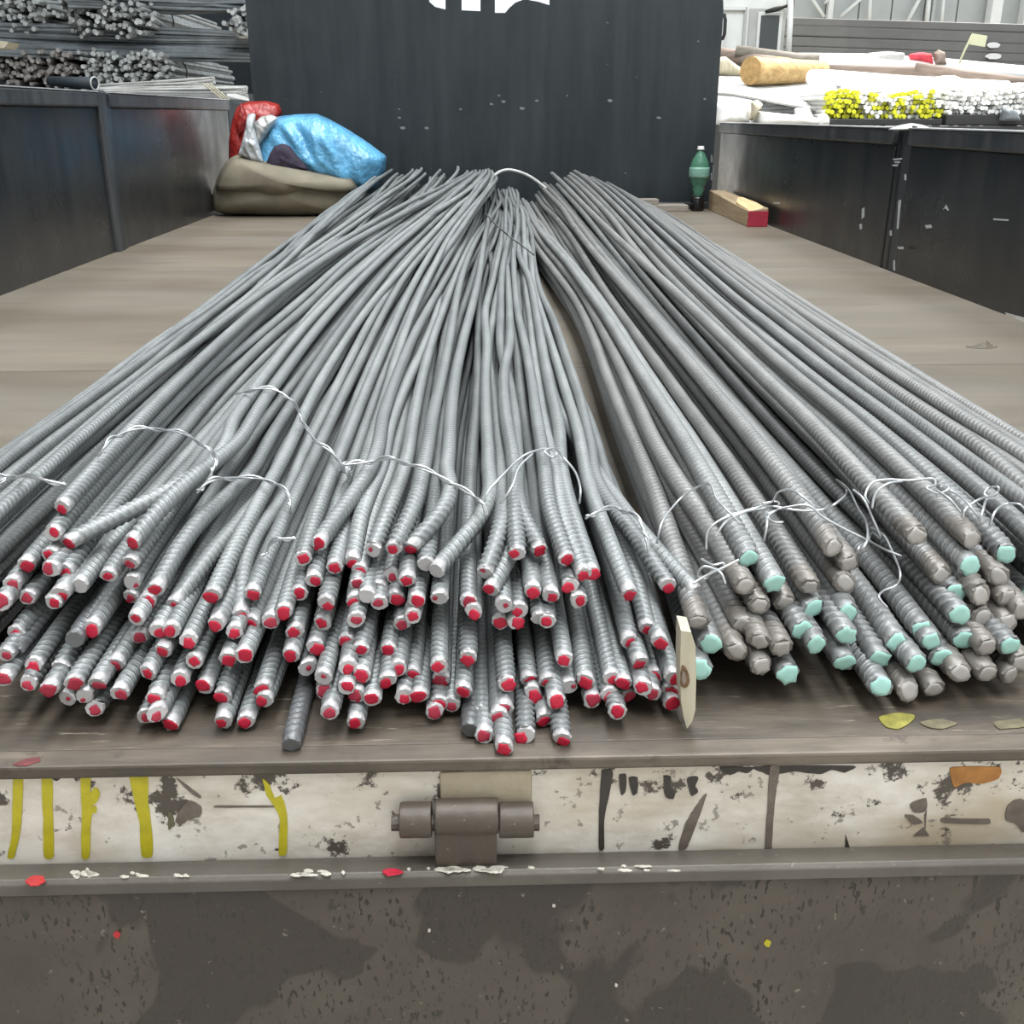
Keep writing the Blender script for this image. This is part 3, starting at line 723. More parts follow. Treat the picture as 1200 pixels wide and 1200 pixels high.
def hermite(ys, vs, q):
    ys = np.asarray(ys); vs = np.asarray(vs); dy = np.diff(ys); sl = np.diff(vs, axis=0) / dy[:, None]
    m = np.zeros_like(vs); m[0] = sl[0]; m[-1] = sl[-1]
    w = (dy[:-1] / (dy[:-1] + dy[1:]))[:, None]; m[1:-1] = sl[:-1] * (1 - w) + sl[1:] * w
    i = np.clip(np.searchsorted(ys, q) - 1, 0, len(ys) - 2); h = dy[i][:, None]; t = ((q - ys[i]) / dy[i])[:, None]
    return ((2 * t ** 3 - 3 * t ** 2 + 1) * vs[i] + (t ** 3 - 2 * t ** 2 + t) * h * m[i] + (-2 * t ** 3 + 3 * t ** 2) * vs[i + 1] + (t ** 3 - t ** 2) * h * m[i + 1])

SIDES = 10
TH = 2 * np.pi * np.arange(SIDES) / SIDES
def bar_path(i):
    b = BARS[i]; P = b['P']; Ys = [P[1]]; V = [(P[0], P[2])]
    if b['via']:
        for q in b['viaP']:
            if q[1] > Ys[-1] + 0.012: Ys.append(q[1]); V.append((q[0], q[2]))
    else:
        k = (tr[0, i] - np.array([P[0], P[2]]))
        yb = P[1] + 0.05; f = 0.10 + 0.16 * random.random()
        Ys.append(yb); V.append((P[0] + k[0] * f * 0.5 + random.uniform(-0.0012, 0.0012), P[2] + k[1] * (f + 0.08)))
    for s, Y in enumerate(STN):
        if Y > Ys[-1] + 0.05: Ys.append(Y); V.append(tuple(tr[s, i]))
    tail = random.uniform(-0.16, 0.0)
    q = np.concatenate([np.arange(Ys[0], 1.5, 0.004), np.arange(1.5, 4.79 + tail, 0.02)])
    xz = hermite(Ys, np.array(V), q)
    return np.stack([xz[:, 0], q, np.maximum(xz[:, 1], b['r'])], 1)

def bar_mesh(path, r, ribs_len, name):
    pitch = 0.0068 if r < 0.007 else 0.0086; ribh = 0.00080 if r < 0.007 else 0.0010
    seg = np.linalg.norm(np.diff(path, axis=0), axis=1); S = np.concatenate([[0], np.cumsum(seg)]); Ltot = S[-1]
    a = 0.80 * r * 1.6
    ss = []; kind = []; s = 0.5 * a + 0.001
    nr = int(ribs_len / pitch); first = s
    for k in range(nr):
        for fz, kd in ((0.0, 0), (0.52, 0), (0.64, 1), (0.86, 1)): ss.append(s + (k + fz) * pitch); kind.append(kd)
    s = s + nr * pitch; step = 0.018
    while s < Ltot - 0.02 - a * 0.5: ss.append(s); kind.append(0); s += step; step = min(step * 1.05, 0.085)
    ss.append(Ltot - a * 0.5 - 0.001); kind.append(0)
    ss = np.array(ss); kind = np.array(kind)
    n = len(ss)
    pts = lambda q: np.stack([np.interp(q, S, path[:, c]) for c in range(3)], -1)
    # slanted rib frame: ring vertices slide along the bar
    off = a * (np.where(TH <= np.pi, TH, 2 * np.pi - TH) / np.pi - 0.5)
    SS = np.clip(ss[:, None] + off[None, :], 0, Ltot)
    C = pts(SS)                                   # n x sides x 3
    Tn = pts(np.minimum(SS + 0.004, Ltot)) - pts(np.maximum(SS - 0.004, 0)); Tn /= np.linalg.norm(Tn, axis=-1, keepdims=True)
    up = np.array([0, 0, 1.0]); Sd = np.cross(Tn, up); Sd /= np.linalg.norm(Sd, axis=-1, keepdims=True); Up = np.cross(Sd, Tn)
    roll = random.uniform(0, 6.28)
    cr = np.abs(np.sin(TH)) ** 0.5
    fade = np.clip(1.25 - 1.05 * (ss / max(ribs_len, 0.01)), 0.12, 1.0)
    rad = (r - ribh * 0.5) + (kind * fade)[:, None] * ribh * 1.3 * cr[None, :] + (np.abs(np.cos(TH)) > 0.99)[None, :] * ribh * 0.7
    an = TH[None, :] + roll
    V = C + rad[..., None] * (Sd * np.cos(an)[..., None] + Up * np.sin(an)[..., None])
    vv = (ss - first) / pitch
    # cut end: flat, tilted ring plus face
    t0 = pts(np.array([0.003]))[0] - pts(np.array([0.0]))[0]; t0 /= np.linalg.norm(t0)
    s0 = np.cross(t0, up); s0 /= np.linalg.norm(s0); u0 = np.cross(s0, t0)
    tilt = np.array([random.gauss(0, 0.16), random.gauss(0, 0.14)])
    c0 = path[0]
    ring = []; face = []
    jit = 1 + 0.05 * rng.standard_normal(SIDES)
    sq = random.uniform(0.90, 1.0)
    for k in range(SIDES):
        dx, dz = math.cos(TH[k] + roll) * r * jit[k], math.sin(TH[k] + roll) * r * jit[k] * sq
        back = -(dx * tilt[0] + dz * tilt[1])
        ring.append(c0 + s0 * dx + u0 * dz + t0 * (back + 0.0016)); face.append(c0 + (s0 * dx + u0 * dz) * 0.86 + t0 * (back * 0.86))
    ctr = c0.copy()
    nrm = -(t0 + (s0 * tilt[0] + u0 * tilt[1])); nrm /= np.linalg.norm(nrm)
    # far end simple disc
    allv = np.concatenate([[ctr], np.array(face), np.array(ring), V.reshape(-1, 3), [path[-1]]])
    base = np.array([c0[0], c0[1], c0[2]])
    me = bpy.data.meshes.new(name)
    nv = len(allv); quads = []; nr_ = n + 2
    rows = 1 + np.arange(nr_)[:, None] * SIDES + np.arange(SIDES)[None, :]
    q = np.stack([rows[:-1], np.roll(rows[:-1], -1, 1), np.roll(rows[1:], -1, 1), rows[1:]], -1).reshape(-1, 4)
    t1 = np.stack([np.zeros(SIDES, int), np.roll(rows[0], -1), rows[0]], -1)
    t2 = np.stack([np.full(SIDES, nv - 1), rows[-1], np.roll(rows[-1], -1)], -1)
    loops = np.concatenate([q.ravel(), t1.ravel(), t2.ravel()]).astype(np.int32)
    npoly = len(q) + 2 * SIDES
    start = np.concatenate([np.arange(len(q)) * 4, len(q) * 4 + np.arange(2 * SIDES) * 3]).astype(np.int32)
    me.vertices.add(nv); me.vertices.foreach_set('co', (allv - base).astype(np.float32).ravel())
    me.loops.add(len(loops)); me.loops.foreach_set('vertex_index', loops)
    me.polygons.add(npoly); me.polygons.foreach_set('loop_start', start)
    sm = np.ones(npoly, bool); sm[:SIDES] = False; sm[len(q):] = False
    me.polygons.foreach_set('use_smooth', sm)
    # uv
    vrow = np.concatenate([[-0.8, -0.2], vv])
    U0 = np.tile(np.arange(SIDES) / SIDES, nr_ - 1); U1 = U0 + 1.0 / SIDES
    Va = np.repeat(vrow[:-1], SIDES); Vb = np.repeat(vrow[1:], SIDES)
    uvq = np.stack([np.stack([U0, Va], -1), np.stack([U1, Va], -1), np.stack([U1, Vb], -1), np.stack([U0, Vb], -1)], 1).reshape(-1, 2)
    uvt = np.zeros((SIDES * 3, 2)); uvt[:, 1] = -0.9; uvt2 = np.zeros((SIDES * 3, 2)); uvt2[:, 1] = vv[-1]
    uvl = me.uv_layers.new(name='UVMap'); uvl.data.foreach_set('uv', np.concatenate([uvq, uvt, uvt2]).astype(np.float32).ravel())
    me.update(calc_edges=True); me.validate()
    return me, base, nrm, s0

def blob_mesh(name, seed, aspect=1.0):
    """an unevenly brushed dab of paint, slightly domed; unit radius in local XY, z outwards"""
    rs = random.Random(seed); n = 12; V = []; Fc = []
    rr = [1 + rs.uniform(-0.22, 0.16) for _ in range(n)]
    for lv, (sc, z) in enumerate(((1.0, -0.06), (0.97, 0.07), (0.55, 0.13))):
        for k in range(n): a = 2 * math.pi * k / n; V.append((math.cos(a) * rr[k] * sc, math.sin(a) * rr[k] * sc * aspect, z))
    V.append((0, 0, 0.13))
    for lv in range(2):
        for k in range(n): Fc.append((lv * n + k, lv * n + (k + 1) % n, (lv + 1) * n + (k + 1) % n, (lv + 1) * n + k))
    for k in range(n): Fc.append((2 * n + k, 2 * n + (k + 1) % n, 3 * n))
    me = bpy.data.meshes.new(name); me.from_pydata(V, [], Fc); me.polygons.foreach_set('use_smooth', [True] * len(Fc)); return me
DABS = {m: [] for m in ('red_paint', 'dull_red_paint', 'mint_paint', 'cut_steel')}
for m in DABS:
    for s in range(6):
        me = blob_mesh('paint_dab', s * 13 + len(m), 1.0 if m == 'mint_paint' else random.uniform(0.75, 1.1)); me.materials.append(M[m]); DABS[m].append(me)
def add_dab(bar, nrm, sd, mat, size, dx, dy, name='paint_dab', lift=0.0004):
    me = random.choice(DABS[mat]); o = bpy.data.objects.new(name, me); COL.objects.link(o); o.parent = bar
    z = Vector(nrm); x = (Vector(sd) - z * Vector(sd).dot(z)).normalized(); y = z.cross(x)
    a = random.uniform(0, 6.28); xr = x * math.cos(a) + y * math.sin(a); yr = z.cross(xr)
    R = Matrix((xr, yr, z)).transposed().to_4x4()
    o.matrix_local = Matrix.Translation(x * dx + y * dy + z * lift) @ R @ Matrix.Diagonal((size, size, size * 0.8, 1))
    return o

LAND = [(0, 75, 'above the leftmost yellow drips'), (75, 140, 'above the forked yellow drip'), (140, 215, 'above the widest yellow drip'), (215, 290, 'right of the widest yellow drip'),
        (290, 375, 'above the lone thin yellow drip'), (375, 465, 'left of the hinge'), (465, 545, "over the hinge's left half"), (545, 630, "over the hinge's right half"),
        (630, 705, 'left of the black drip'), (705, 770, 'above the black drip'), (770, 812, 'beside the wooden stake'), (812, 880, 'just right of the wooden stake'),
        (880, 960, 'above the brown drip'), (960, 1040, 'right of the brown drip'), (1040, 1110, 'above the yellow deck stain'), (1110, 1201, 'above the orange rust')]
TIER = [(0, 665, 'top tier'), (665, 715, 'upper tier'), (715, 765, 'middle tier'), (765, 810, 'lower tier'), (810, 900, 'lowest tier')]
KIND = {'r': 'red-dabbed rebar', 'q': 'dull-red-ended rebar', 'w': 'pale-ended rebar', 'd': 'unpainted dark rebar', 'g': 'mint-ended thick rebar', 'b': 'bare brown-ended thick rebar'}
ORD = ['first', 'second', 'third', 'fourth', 'fifth', 'sixth', 'seventh', 'eighth', 'ninth', 'tenth', 'eleventh', 'twelfth']
buckets = {}
for i, b in enumerate(BARS):
    if not b['px']: continue
    x, y = b['px']; c = next((l for l in LAND if l[0] <= x < l[1]), LAND[0]); t = next(t for t in TIER if t[0] <= y < t[1])
    buckets.setdefault((KIND[b['kind']], t[2], c[2]), []).append((x, i))
for (kd, t, c), L in buckets.items():
    L.sort()
    for j, (x, i) in enumerate(L):
        BARS[i]['label'] = f'{kd}, {t}, {c}' + ('' if len(L) == 1 else f', {ORD[j]} from left')

PATHS = []
for i, b in enumerate(BARS):
    path = bar_path(i); PATHS.append(path)
    me, base, nrm, sd = bar_mesh(path, b['r'], 0.34 if b['seen'] else 0.0, 'rebar')
    mat = {'d': 'dark_steel', 'g': 'green_steel', 'b': 'brown_steel'}.get(b['kind'], 'red_steel')
    o = link('rebar' if b['fam'] == 'red' else 'thick_rebar', me, M[mat], None, base)
    if b['seen']: tag(o, b['label'], 'rebar', 'red-ended rebars on the lorry' if b['fam'] == 'red' else 'thick green-ended rebars on the lorry')
    elif b['fam'] == 'red': tag(o, 'grey rebar at the left side of the load, its end out of frame', 'rebar', 'red-ended rebars on the lorry')
    else: tag(o, 'thick grey rebar at the right side of the load, its end out of frame', 'rebar', 'thick green-ended rebars on the lorry')
    r = b['r']; k = b['kind']
    if k in 'rq':
        add_dab(o, nrm, sd, 'red_paint' if k == 'r' else 'dull_red_paint', r * random.uniform(0.58, 0.84), random.gauss(0, r * 0.14), random.gauss(0, r * 0.14) - r * 0.08)
        if random.random() < 0.16: add_dab(o, nrm, sd, 'red_paint', r * 0.36, random.uniform(-r * 0.35, r * 0.35), -r * 0.45)
    elif k == 'w' and random.random() < 0.6:
        add_dab(o, nrm, sd, 'dull_red_paint', r * 0.32, random.gauss(0, r * 0.3), random.gauss(0, r * 0.3))
    elif k == 'g': add_dab(o, nrm, sd, 'mint_paint', r * random.uniform(0.84, 0.92), 0, 0)
    elif k == 'b' and b['seen']: add_dab(o, nrm, sd, 'cut_steel', r * random.uniform(0.70, 0.84), random.gauss(0, r * 0.06), random.gauss(0, r * 0.06), 'cut_face')

# one folded bar arching over the far tie
up_pts = [(470, 322, 3.3), (515, 285, 3.75), (548, 248, 4.15), (566, 222, 4.4), (580, 205, 4.55), (594, 199, 4.62), (610, 202, 4.62), (626, 210, 4.55), (648, 228, 4.4), (680, 262, 4.1)]
P = [Vector(aty(*q)) for q in up_pts]
V, Fc = tube_geo(smooth_path(P, 6), 0.0062, 10); ub = mk('bent_rebar', V, Fc, M['bundle_pale'], smooth=True)
tag(ub, 'single rebar bent into an arch over the far tie of the load', 'rebar')

# ------------------------------------------------------------------ tie wires: laid over whatever bar lies under them
SAMP = []
for i, p in enumerate(PATHS):
    q = p[::3]; pr = proj(q); SAMP.append(np.concatenate([pr, np.full((len(q), 1), BARS[i]['r'])], 1))
SAMP = np.concatenate(SAMP)
def surf_depth(x, y, default):
    rpx = SAMP[:, 3] * FPX / SAMP[:, 2]
    m = (np.abs(SAMP[:, 0] - x) < rpx * 1.2 + 2) & (np.abs(SAMP[:, 1] - y) < rpx * 1.2 + 2)
    if not m.any(): return default
    return float((SAMP[m, 2] - SAMP[m, 3]).min())
def tie_wire(strands, label, rad=0.0010, mat='wire', lift=0.003, twin=False):
    made = []
    for st in strands:
        d = [surf_depth(x, y, None) for x, y in st]
        known = [v for v in d if v is not None]; dflt = sum(known) / len(known) if known else 0.9
        d = [dflt if v is None else v for v in d]
        d = [min(d[max(i - 1, 0):i + 2]) for i in range(len(d))]
        P = []
        for (x, y), dd in zip(st, d):
            q = ray(x, y); P.append(Vector(CP + q * (dd - lift)))
        pth = smooth_path(P, 7) if len(P) > 2 else P
        made.append(tube_geo(pth, rad, 6))
        if twin:
            pt2 = [p + Vector((0.0016 * math.sin(i * 0.55), 0.0005, 0.0024 * math.cos(i * 0.55))) for i, p in enumerate(pth)]
            made.append(tube_geo(pt2, rad, 6))
    if len(made) == 1: o = mk('tie_wire', *made[0], M[mat], smooth=True)
    else:
        c = np.array([tuple(p) for p in made[0][0]]); o = empty('tie_wire', (c[:, 0].mean(), c[:, 1].mean(), c[:, 2].min()))
        for g_ in made: mk('strand', *g_, M[mat], o, smooth=True)
    return tag(o, label, 'tie wire', 'wires tying the rebars')
tie_wire([[(-8, 557), (20, 558), (45, 561), (78, 568)], [(-8, 572), (8, 562)]], 'short bright wire across the bars at the left frame edge', twin=True)
tie_wire([[(115, 535), (124, 522), (135, 512), (155, 504), (180, 502), (213, 508), (238, 521), (252, 538), (249, 552), (243, 562)]], 'arched wire over the left bars, nearest the deck edge', twin=True)
tie_wire([[(277, 462), (298, 456), (322, 457), (341, 469), (351, 486), (357, 500), (372, 518), (388, 530), (404, 548), (408, 562)]], 'long twisted wire snaking down to the knot over the centre', twin=True)
tie_wire([[(398, 552), (404, 542), (412, 548), (404, 554), (400, 546), (420, 543), (440, 540), (462, 538), (490, 548), (520, 560), (548, 578), (564, 588), (569, 604)]], 'wire running right from the knot towards the middle', twin=True)
tie_wire([[(231, 578), (240, 568), (258, 561), (285, 560), (315, 563), (332, 574), (340, 588), (338, 602)]], 'doubled arched wire below the long twisted wire', twin=True)
tie_wire([[(305, 655), (315, 640), (327, 632), (347, 631)]], 'short wire arc close above the red ends left of centre', twin=True)
tie_wire([[(568, 588), (572, 576), (588, 558), (606, 540), (622, 530), (642, 526), (652, 531), (648, 536), (638, 529), (650, 526), (662, 538), (674, 553), (680, 572), (679, 590)],
          [(586, 590), (600, 570), (608, 548), (624, 532)]], 'looped wire with a small eye over the centre bars')
tie_wire([[(686, 608), (700, 600), (722, 596), (740, 602), (752, 616), (757, 632), (760, 645)]], 'doubled arc of wire beside the rightmost red-ended bars', twin=True)
tie_wire([[(770, 637), (776, 612), (792, 590), (808, 576), (828, 567), (834, 570), (840, 585), (852, 598), (868, 614)]], 'kinked grey wire at the left of the thick bars')
tie_wire([[(828, 645), (829, 625), (840, 612), (862, 602), (890, 594), (905, 588), (912, 577), (925, 574), (938, 580), (955, 594)], [(838, 630), (850, 612), (872, 600), (898, 596)],
          [(893, 590), (910, 588), (912, 593), (894, 595), (899, 602), (910, 598), (900, 606), (908, 612), (918, 612)], [(896, 598), (899, 612), (895, 634)],
          [(905, 593), (935, 598), (965, 597), (982, 588), (992, 577), (985, 566), (980, 562)]], 'tangled wire knot at the middle of the thick bars')
tie_wire([[(910, 597), (945, 592), (965, 606), (990, 620), (1015, 632), (1035, 643), (1057, 652)]], 'straight wire running down right from the tangled knot')
tie_wire([[(985, 565), (996, 576), (1005, 595), (1015, 612), (1016, 634), (1005, 648), (1008, 640), (1020, 634)], [(1000, 574), (1012, 585), (1022, 606), (1032, 630), (1022, 624), (1018, 634)],
          [(1020, 618), (1036, 628), (1047, 650), (1055, 672), (1050, 686), (1036, 692), (1030, 700), (1040, 712)]], 'wire with long loose tails hanging between the thick bars')
tie_wire([[(1018, 590), (1014, 580), (1022, 566), (1040, 562), (1065, 563), (1092, 561), (1096, 568), (1086, 572), (1100, 578), (1112, 572), (1098, 567)], [(1022, 596), (1026, 578), (1040, 567), (1058, 564)],
          [(1102, 570), (1120, 578), (1134, 590), (1148, 608)], [(1098, 575), (1112, 584), (1126, 600)]], 'wire hoop with a coiled knot over the right thick bars')
tie_wire([[(1128, 606), (1132, 596), (1148, 585), (1166, 580), (1170, 571), (1158, 572), (1154, 580), (1166, 584), (1156, 586), (1152, 598), (1147, 614)], [(1160, 616), (1166, 600), (1178, 591), (1194, 591), (1204, 600)]], 'coiled wire knot at the right frame edge')
tie_wire([[(822, 655), (835, 662), (848, 660), (845, 668), (825, 664), (818, 674), (828, 678), (835, 668), (845, 672), (850, 684)], [(812, 684), (825, 676), (846, 666), (866, 656)]], 'small bow of wire above the wooden stake')
tie_wire([[(569, 250), (580, 262), (598, 278), (612, 288), (626, 299)]], 'thin dark wire slanting across the far centre bars', 0.0018, 'dark_wire', 0.004)

# ------------------------------------------------------------------ things lying in the lorry bed
def stake():
    t = empty('wooden_stake', (0.15, 0.61, 0.0), 'pale wooden stake wedged upright between red-ended and mint-ended bars', 'stake')
    Y0 = 0.602
    pts = [(798, 739), (810, 741), (815, 757), (816, 790), (815, 832), (811, 846), (805, 854), (801, 840), (798, 820), (797, 780)]
    fr = [aty(x, y, Y0) for x, y in pts]; n = len(fr)
    V = [tuple(p) for p in fr] + [tuple(p + np.array([0.001, 0.022, 0.0])) for p in fr]
    tri = tessellate_polygon([[Vector((p[0], p[2], 0)) for p in fr]])
    Fc = [tuple(q) for q in tri] + [tuple(i + n for i in reversed(q)) for q in tri] + [(i, (i + 1) % n, (i + 1) % n + n, i + n) for i in range(n)]
    mk('board', V, Fc, M['slat_wood'], t)
    plate_px('knot', [(799, 780), (803, 781), (807, 790), (808, 799), (804, 805), (798, 804), (797, 792)], Y0 - 0.0001, 0.0008, M['knot'], t)
    plate_px('knot_core', [(800, 786), (803, 790), (804, 798), (801, 802), (799, 796)], Y0 - 0.0008, 0.0006, M['bark'], t)
stake()

tr_ = empty('tarpaulin_roll', (-0.86, 4.6, 0), 'rolled tan canvas tarpaulin lying at the front left corner', 'tarpaulin')
lump('roll', [(249, 246), (249, 226), (254, 208), (264, 190), (275, 181), (300, 186), (340, 193), (385, 203), (414, 209), (421, 222), (421, 240), (412, 252), (340, 254), (262, 251)], 4.62, 0.16, M['tan'], tr_, amp=0.008, freq=5, back=0.8)
lump('flap', [(252, 222), (258, 203), (268, 189), (276, 184), (300, 189), (340, 196), (385, 206), (412, 212), (418, 222), (408, 227), (385, 221), (366, 222), (345, 230), (322, 232), (290, 227), (268, 225)], 4.55, 0.125, M['tan'], tr_, amp=0.012, freq=6, seed=3, back=0.1)
bb = lump('blue_plastic_sheet', [(298, 186), (302, 165), (314, 150), (322, 137), (345, 134), (371, 133), (385, 139), (405, 150), (430, 166), (453, 183), (452, 198), (446, 212), (440, 222), (425, 224), (400, 214), (350, 208), (306, 205)],
          4.70, 0.11, M['blue'], amp=0.038, freq=10, rings=14, nb=90, ridged=True)
tag(bb, 'crumpled bright blue plastic sheet heaped on the tan tarpaulin', 'plastic sheet')
pc = lump('dark_cloth', [(310, 197), (316, 180), (322, 171), (331, 168), (340, 171), (347, 181), (356, 190), (362, 199), (340, 203)], 4.565, 0.03, M['purple'], amp=0.006, freq=30)
tag(pc, 'dark purple cloth poking from a hole in the blue plastic sheet', 'cloth')
ps = lump('pale_plastic_bag', [(279, 182), (284, 165), (288, 148), (290, 135), (296, 132), (300, 134), (297, 147), (301, 160), (306, 178), (310, 192), (296, 190)], 4.585, 0.04, M['pale_plastic'], amp=0.014, freq=26, ridged=True)
tag(ps, 'narrow crumpled pale plastic strip left of the blue sheet', 'plastic bag')
pg = lump('grey_rag', [(298, 160), (297, 145), (305, 137), (318, 134), (326, 138), (318, 150), (308, 166), (303, 172)], 4.63, 0.04, M['bundle_pale'], amp=0.015, freq=24, ridged=True)
tag(pg, 'grey crumpled rag between red plastic and blue sheet', 'rag')
rp = empty('red_plastic_bag', (-1.05, 4.74, 0.2), 'red plastic bag stuffed in the front left corner', 'plastic bag')
lump('bag', [(268, 200), (268, 165), (272, 140), (278, 124), (290, 119), (312, 118), (327, 122), (331, 133), (322, 142), (305, 150), (300, 175), (290, 200)], 4.76, 0.05, M['red_plastic'], rp, amp=0.016, freq=18, ridged=True)
lump('flap', [(283, 120), (288, 130), (291, 141), (286, 155), (280, 160), (277, 147), (279, 131)], 4.70, 0.02, M['red_plastic'], rp, amp=0.006, freq=25, seed=2)

def lathe(prof, cx, cy, n=24):
    V = []; Fc = []
    for r, z in prof:
        for k in range(n): a = 2 * math.pi * k / n; V.append((cx + r * math.cos(a), cy + r * math.sin(a), z))
    for i in range(len(prof) - 1):
        for k in range(n): Fc.append((i * n + k, i * n + (k + 1) % n, (i + 1) * n + (k + 1) % n, (i + 1) * n + k))
    Fc.append(tuple(reversed(range(n)))); m = (len(prof) - 1) * n; Fc.append(tuple(range(m, m + n))); return V, Fc
bt = empty('drink_bottle', (1.0, 4.74, 0), 'green plastic drink bottle standing in the front right corner', 'bottle')
bc = aty(817, 242, 4.74); bx, by = bc[0], 4.74
sc_ = 0.068 / 17
Hh = lambda y: float(aty(817, y, 4.74)[2])
z0 = 0.0; zt = Hh(175)
V, Fc = lathe([(0.026, 0.0), (0.031, 0.006), (0.030, 0.055), (0.024, 0.064)], bx, by); mk('base', V, Fc, M['cola'], bt, smooth=True)
V, Fc = lathe([(0.024, 0.064), (0.021, 0.078), (0.027, 0.092), (0.025, 0.104), (0.034, 0.118), (0.042, 0.140), (0.044, 0.165), (0.042, 0.190), (0.034, 0.215), (0.020, 0.240), (0.013, 0.252), (0.012, 0.262)], bx, by)
mk('body', V, Fc, M['bottle'], bt, smooth=True)
V, Fc = lathe([(0.0435, 0.141), (0.0452, 0.150), (0.0452, 0.178), (0.0435, 0.186)], bx, by); mk('label_band', V, Fc, M['bottle_label'], bt, smooth=True)
V, Fc = lathe([(0.017, 0.258), (0.017, 0.262), (0.014, 0.263), (0.014, 0.274)], bx, by); mk('neck_ring', V, Fc, M['grey_trim'], bt, smooth=True)

wb = empty('timber_block', (1.05, 4.5, 0), 'splintered timber block with a red-painted end against the right wall', 'timber')
a = [(1.030, 4.02), (1.108, 4.02), (1.108, 5.0 - 0.2), (1.030, 5.0 - 0.2)]
V = [(1.028, 4.03, 0), (1.105, 4.03, 0), (1.112, 4.80, 0), (1.040, 4.80, 0), (1.028, 4.03, 0.058), (1.105, 4.03, 0.070), (1.112, 4.80, 0.085), (1.040, 4.80, 0.085)]
mk('beam', V, BF, M['wood'], wb, bevel=0.003)
box('painted_end', 1.0275, 1.1055, 4.0275, 4.0305, 0.001, 0.0585, M['dull_red_paint'], wb, bevel=0.001)
V = [(1.034, 4.034, 0.060), (1.100, 4.034, 0.068), (1.098, 4.20, 0.079), (1.085, 4.37, 0.086), (1.060, 4.34, 0.087), (1.034, 4.26, 0.076)]
V2 = V + [(x, y, z - 0.012) for x, y, z in V]; n = len(V)
mk('split_face', V2, [tuple(range(n)), tuple(reversed(range(n, 2 * n)))] + [(i, (i + 1) % n, (i + 1) % n + n, i + n) for i in range(n)], M['fresh_wood'], wb)
pk = box('offcut_plank', 0.66, 0.93, 4.70, 4.80, 0.0, 0.028, M['grey_wood'], bevel=0.003); tag(pk, 'thin grey plank lying flat along the headboard foot', 'plank')
pk = box('offcut_board', 0.70, 0.80, 4.72, 4.79, 0.0285, 0.052, M['grey_wood'], bevel=0.003); tag(pk, 'short grey offcut lying on the thin plank', 'offcut')
q = atz(848, 308, 0)
pk = box('wood_offcut', q[0] - 0.035, q[0] + 0.02, q[1], q[1] + 0.06, 0.0, 0.022, M['wood'], bevel=0.003); tag(pk, 'small brown wood offcut on the deck beside the thick bars', 'offcut')

def leaf():
    c = atz(1150, 407, 0); V = []; Fc = []
    n = 9
    for i in range(n):
        t = i / (n - 1); x = (t - 0.5) * 0.058; w = 0.013 * math.sin(math.pi * (0.06 + 0.9 * t)); h = 0.003 + 0.010 * math.exp(-((t - 0.6) / 0.16) ** 2)
        V += [(c[0] + x, c[1] - w, 0.0008), (c[0] + x, c[1], h), (c[0] + x, c[1] + w, 0.002)]
    for i in range(n - 1):
        for k in range(2): Fc.append((i * 3 + k, i * 3 + k + 1, i * 3 + k + 4, i * 3 + k + 3))
    m = len(V); V += [(x, y, z - 0.0007) for x, y, z in V]; Fc += [tuple(i + m for i in reversed(f)) for f in Fc]
    o = mk('dry_leaf', V, Fc, M['leaf']); tag(o, 'curled dry leaf on the deck near the right wall', 'leaf')
leaf()

# ------------------------------------------------------------------ stock behind on the left
def end_bundle(px, py, rx, ry, Y, mats, label, n=95, rb=0.0185):
    """tied round bundle seen end-on: its many bars are one part each too small to pick out"""
    c = aty(px, py, Y); RX = rx * Y / FPX * 1.02; RY = ry * Y / FPX * 1.02
    e = empty('rebar_bundle', (c[0], Y, c[2] - RY), label, 'rebar bundle', 'end-on rebar bundles on the rack')
    parts = []; k = 0; ga = math.pi * (3 - math.sqrt(5)); rs = random.Random(int(px * 31 + py))
    for k in range(n):
        rr = math.sqrt((k + 0.5) / n); a = k * ga; x = c[0] + RX * rr * math.cos(a) + rs.uniform(-.008, .008); z = c[2] + RY * rr * math.sin(a) + rs.uniform(-.008, .008)
        y = Y + rs.uniform(-0.10, 0.06); dx = rs.uniform(-0.12, 0.12); dz = rs.uniform(-0.06, 0.06)
        parts.append(tube_geo([(x + dx * 0.5, y, z - dz * 0.5), (x, y + 0.45, z), (x, Y + 2.4, z)], rb * rs.uniform(0.8, 1.1), 6))
    V, Fc = merge(parts); o = mk('bars', V, Fc, M[mats], e); tag(o, kind='stuff')
    P = [(c[0] + RX * 1.1 * math.cos(t), Y + 0.5, c[2] + RY * 1.1 * math.sin(t)) for t in np.linspace(0, 2 * math.pi, 20)]
    V, Fc = tube_geo(P, 0.006, 5); mk('binding', V, Fc, M['dark_wire'], e)
YB = 9.0
for px, py, rx, ry, m, lab in ((22, 12, 29, 21, 'bundle_end', 'upper row rebar bundle at the far left of the rack'), (101, 14, 24, 22, 'bundle_end', 'upper row rebar bundle, second from left on the rack'),
                               (150, 18, 26, 19, 'bundle_end', 'upper row rebar bundle, third from left on the rack'), (292, 25, 20, 14, 'bundle_end', 'upper row rebar bundle half hidden by the headboard'),
                               (12, 78, 21, 18, 'bundle_brown', 'lower row brownish rebar bundle at the far left'), (59, 79, 27, 17, 'bundle_brown', 'lower row brownish rebar bundle, second from left'),
                               (122, 80, 23, 17, 'bundle_end', 'lower row pale rebar bundle, third from left'), (170, 81, 24, 17, 'bundle_end', 'lower row pale rebar bundle, rightmost')):
    end_bundle(px, py, rx, ry, YB, m, lab)
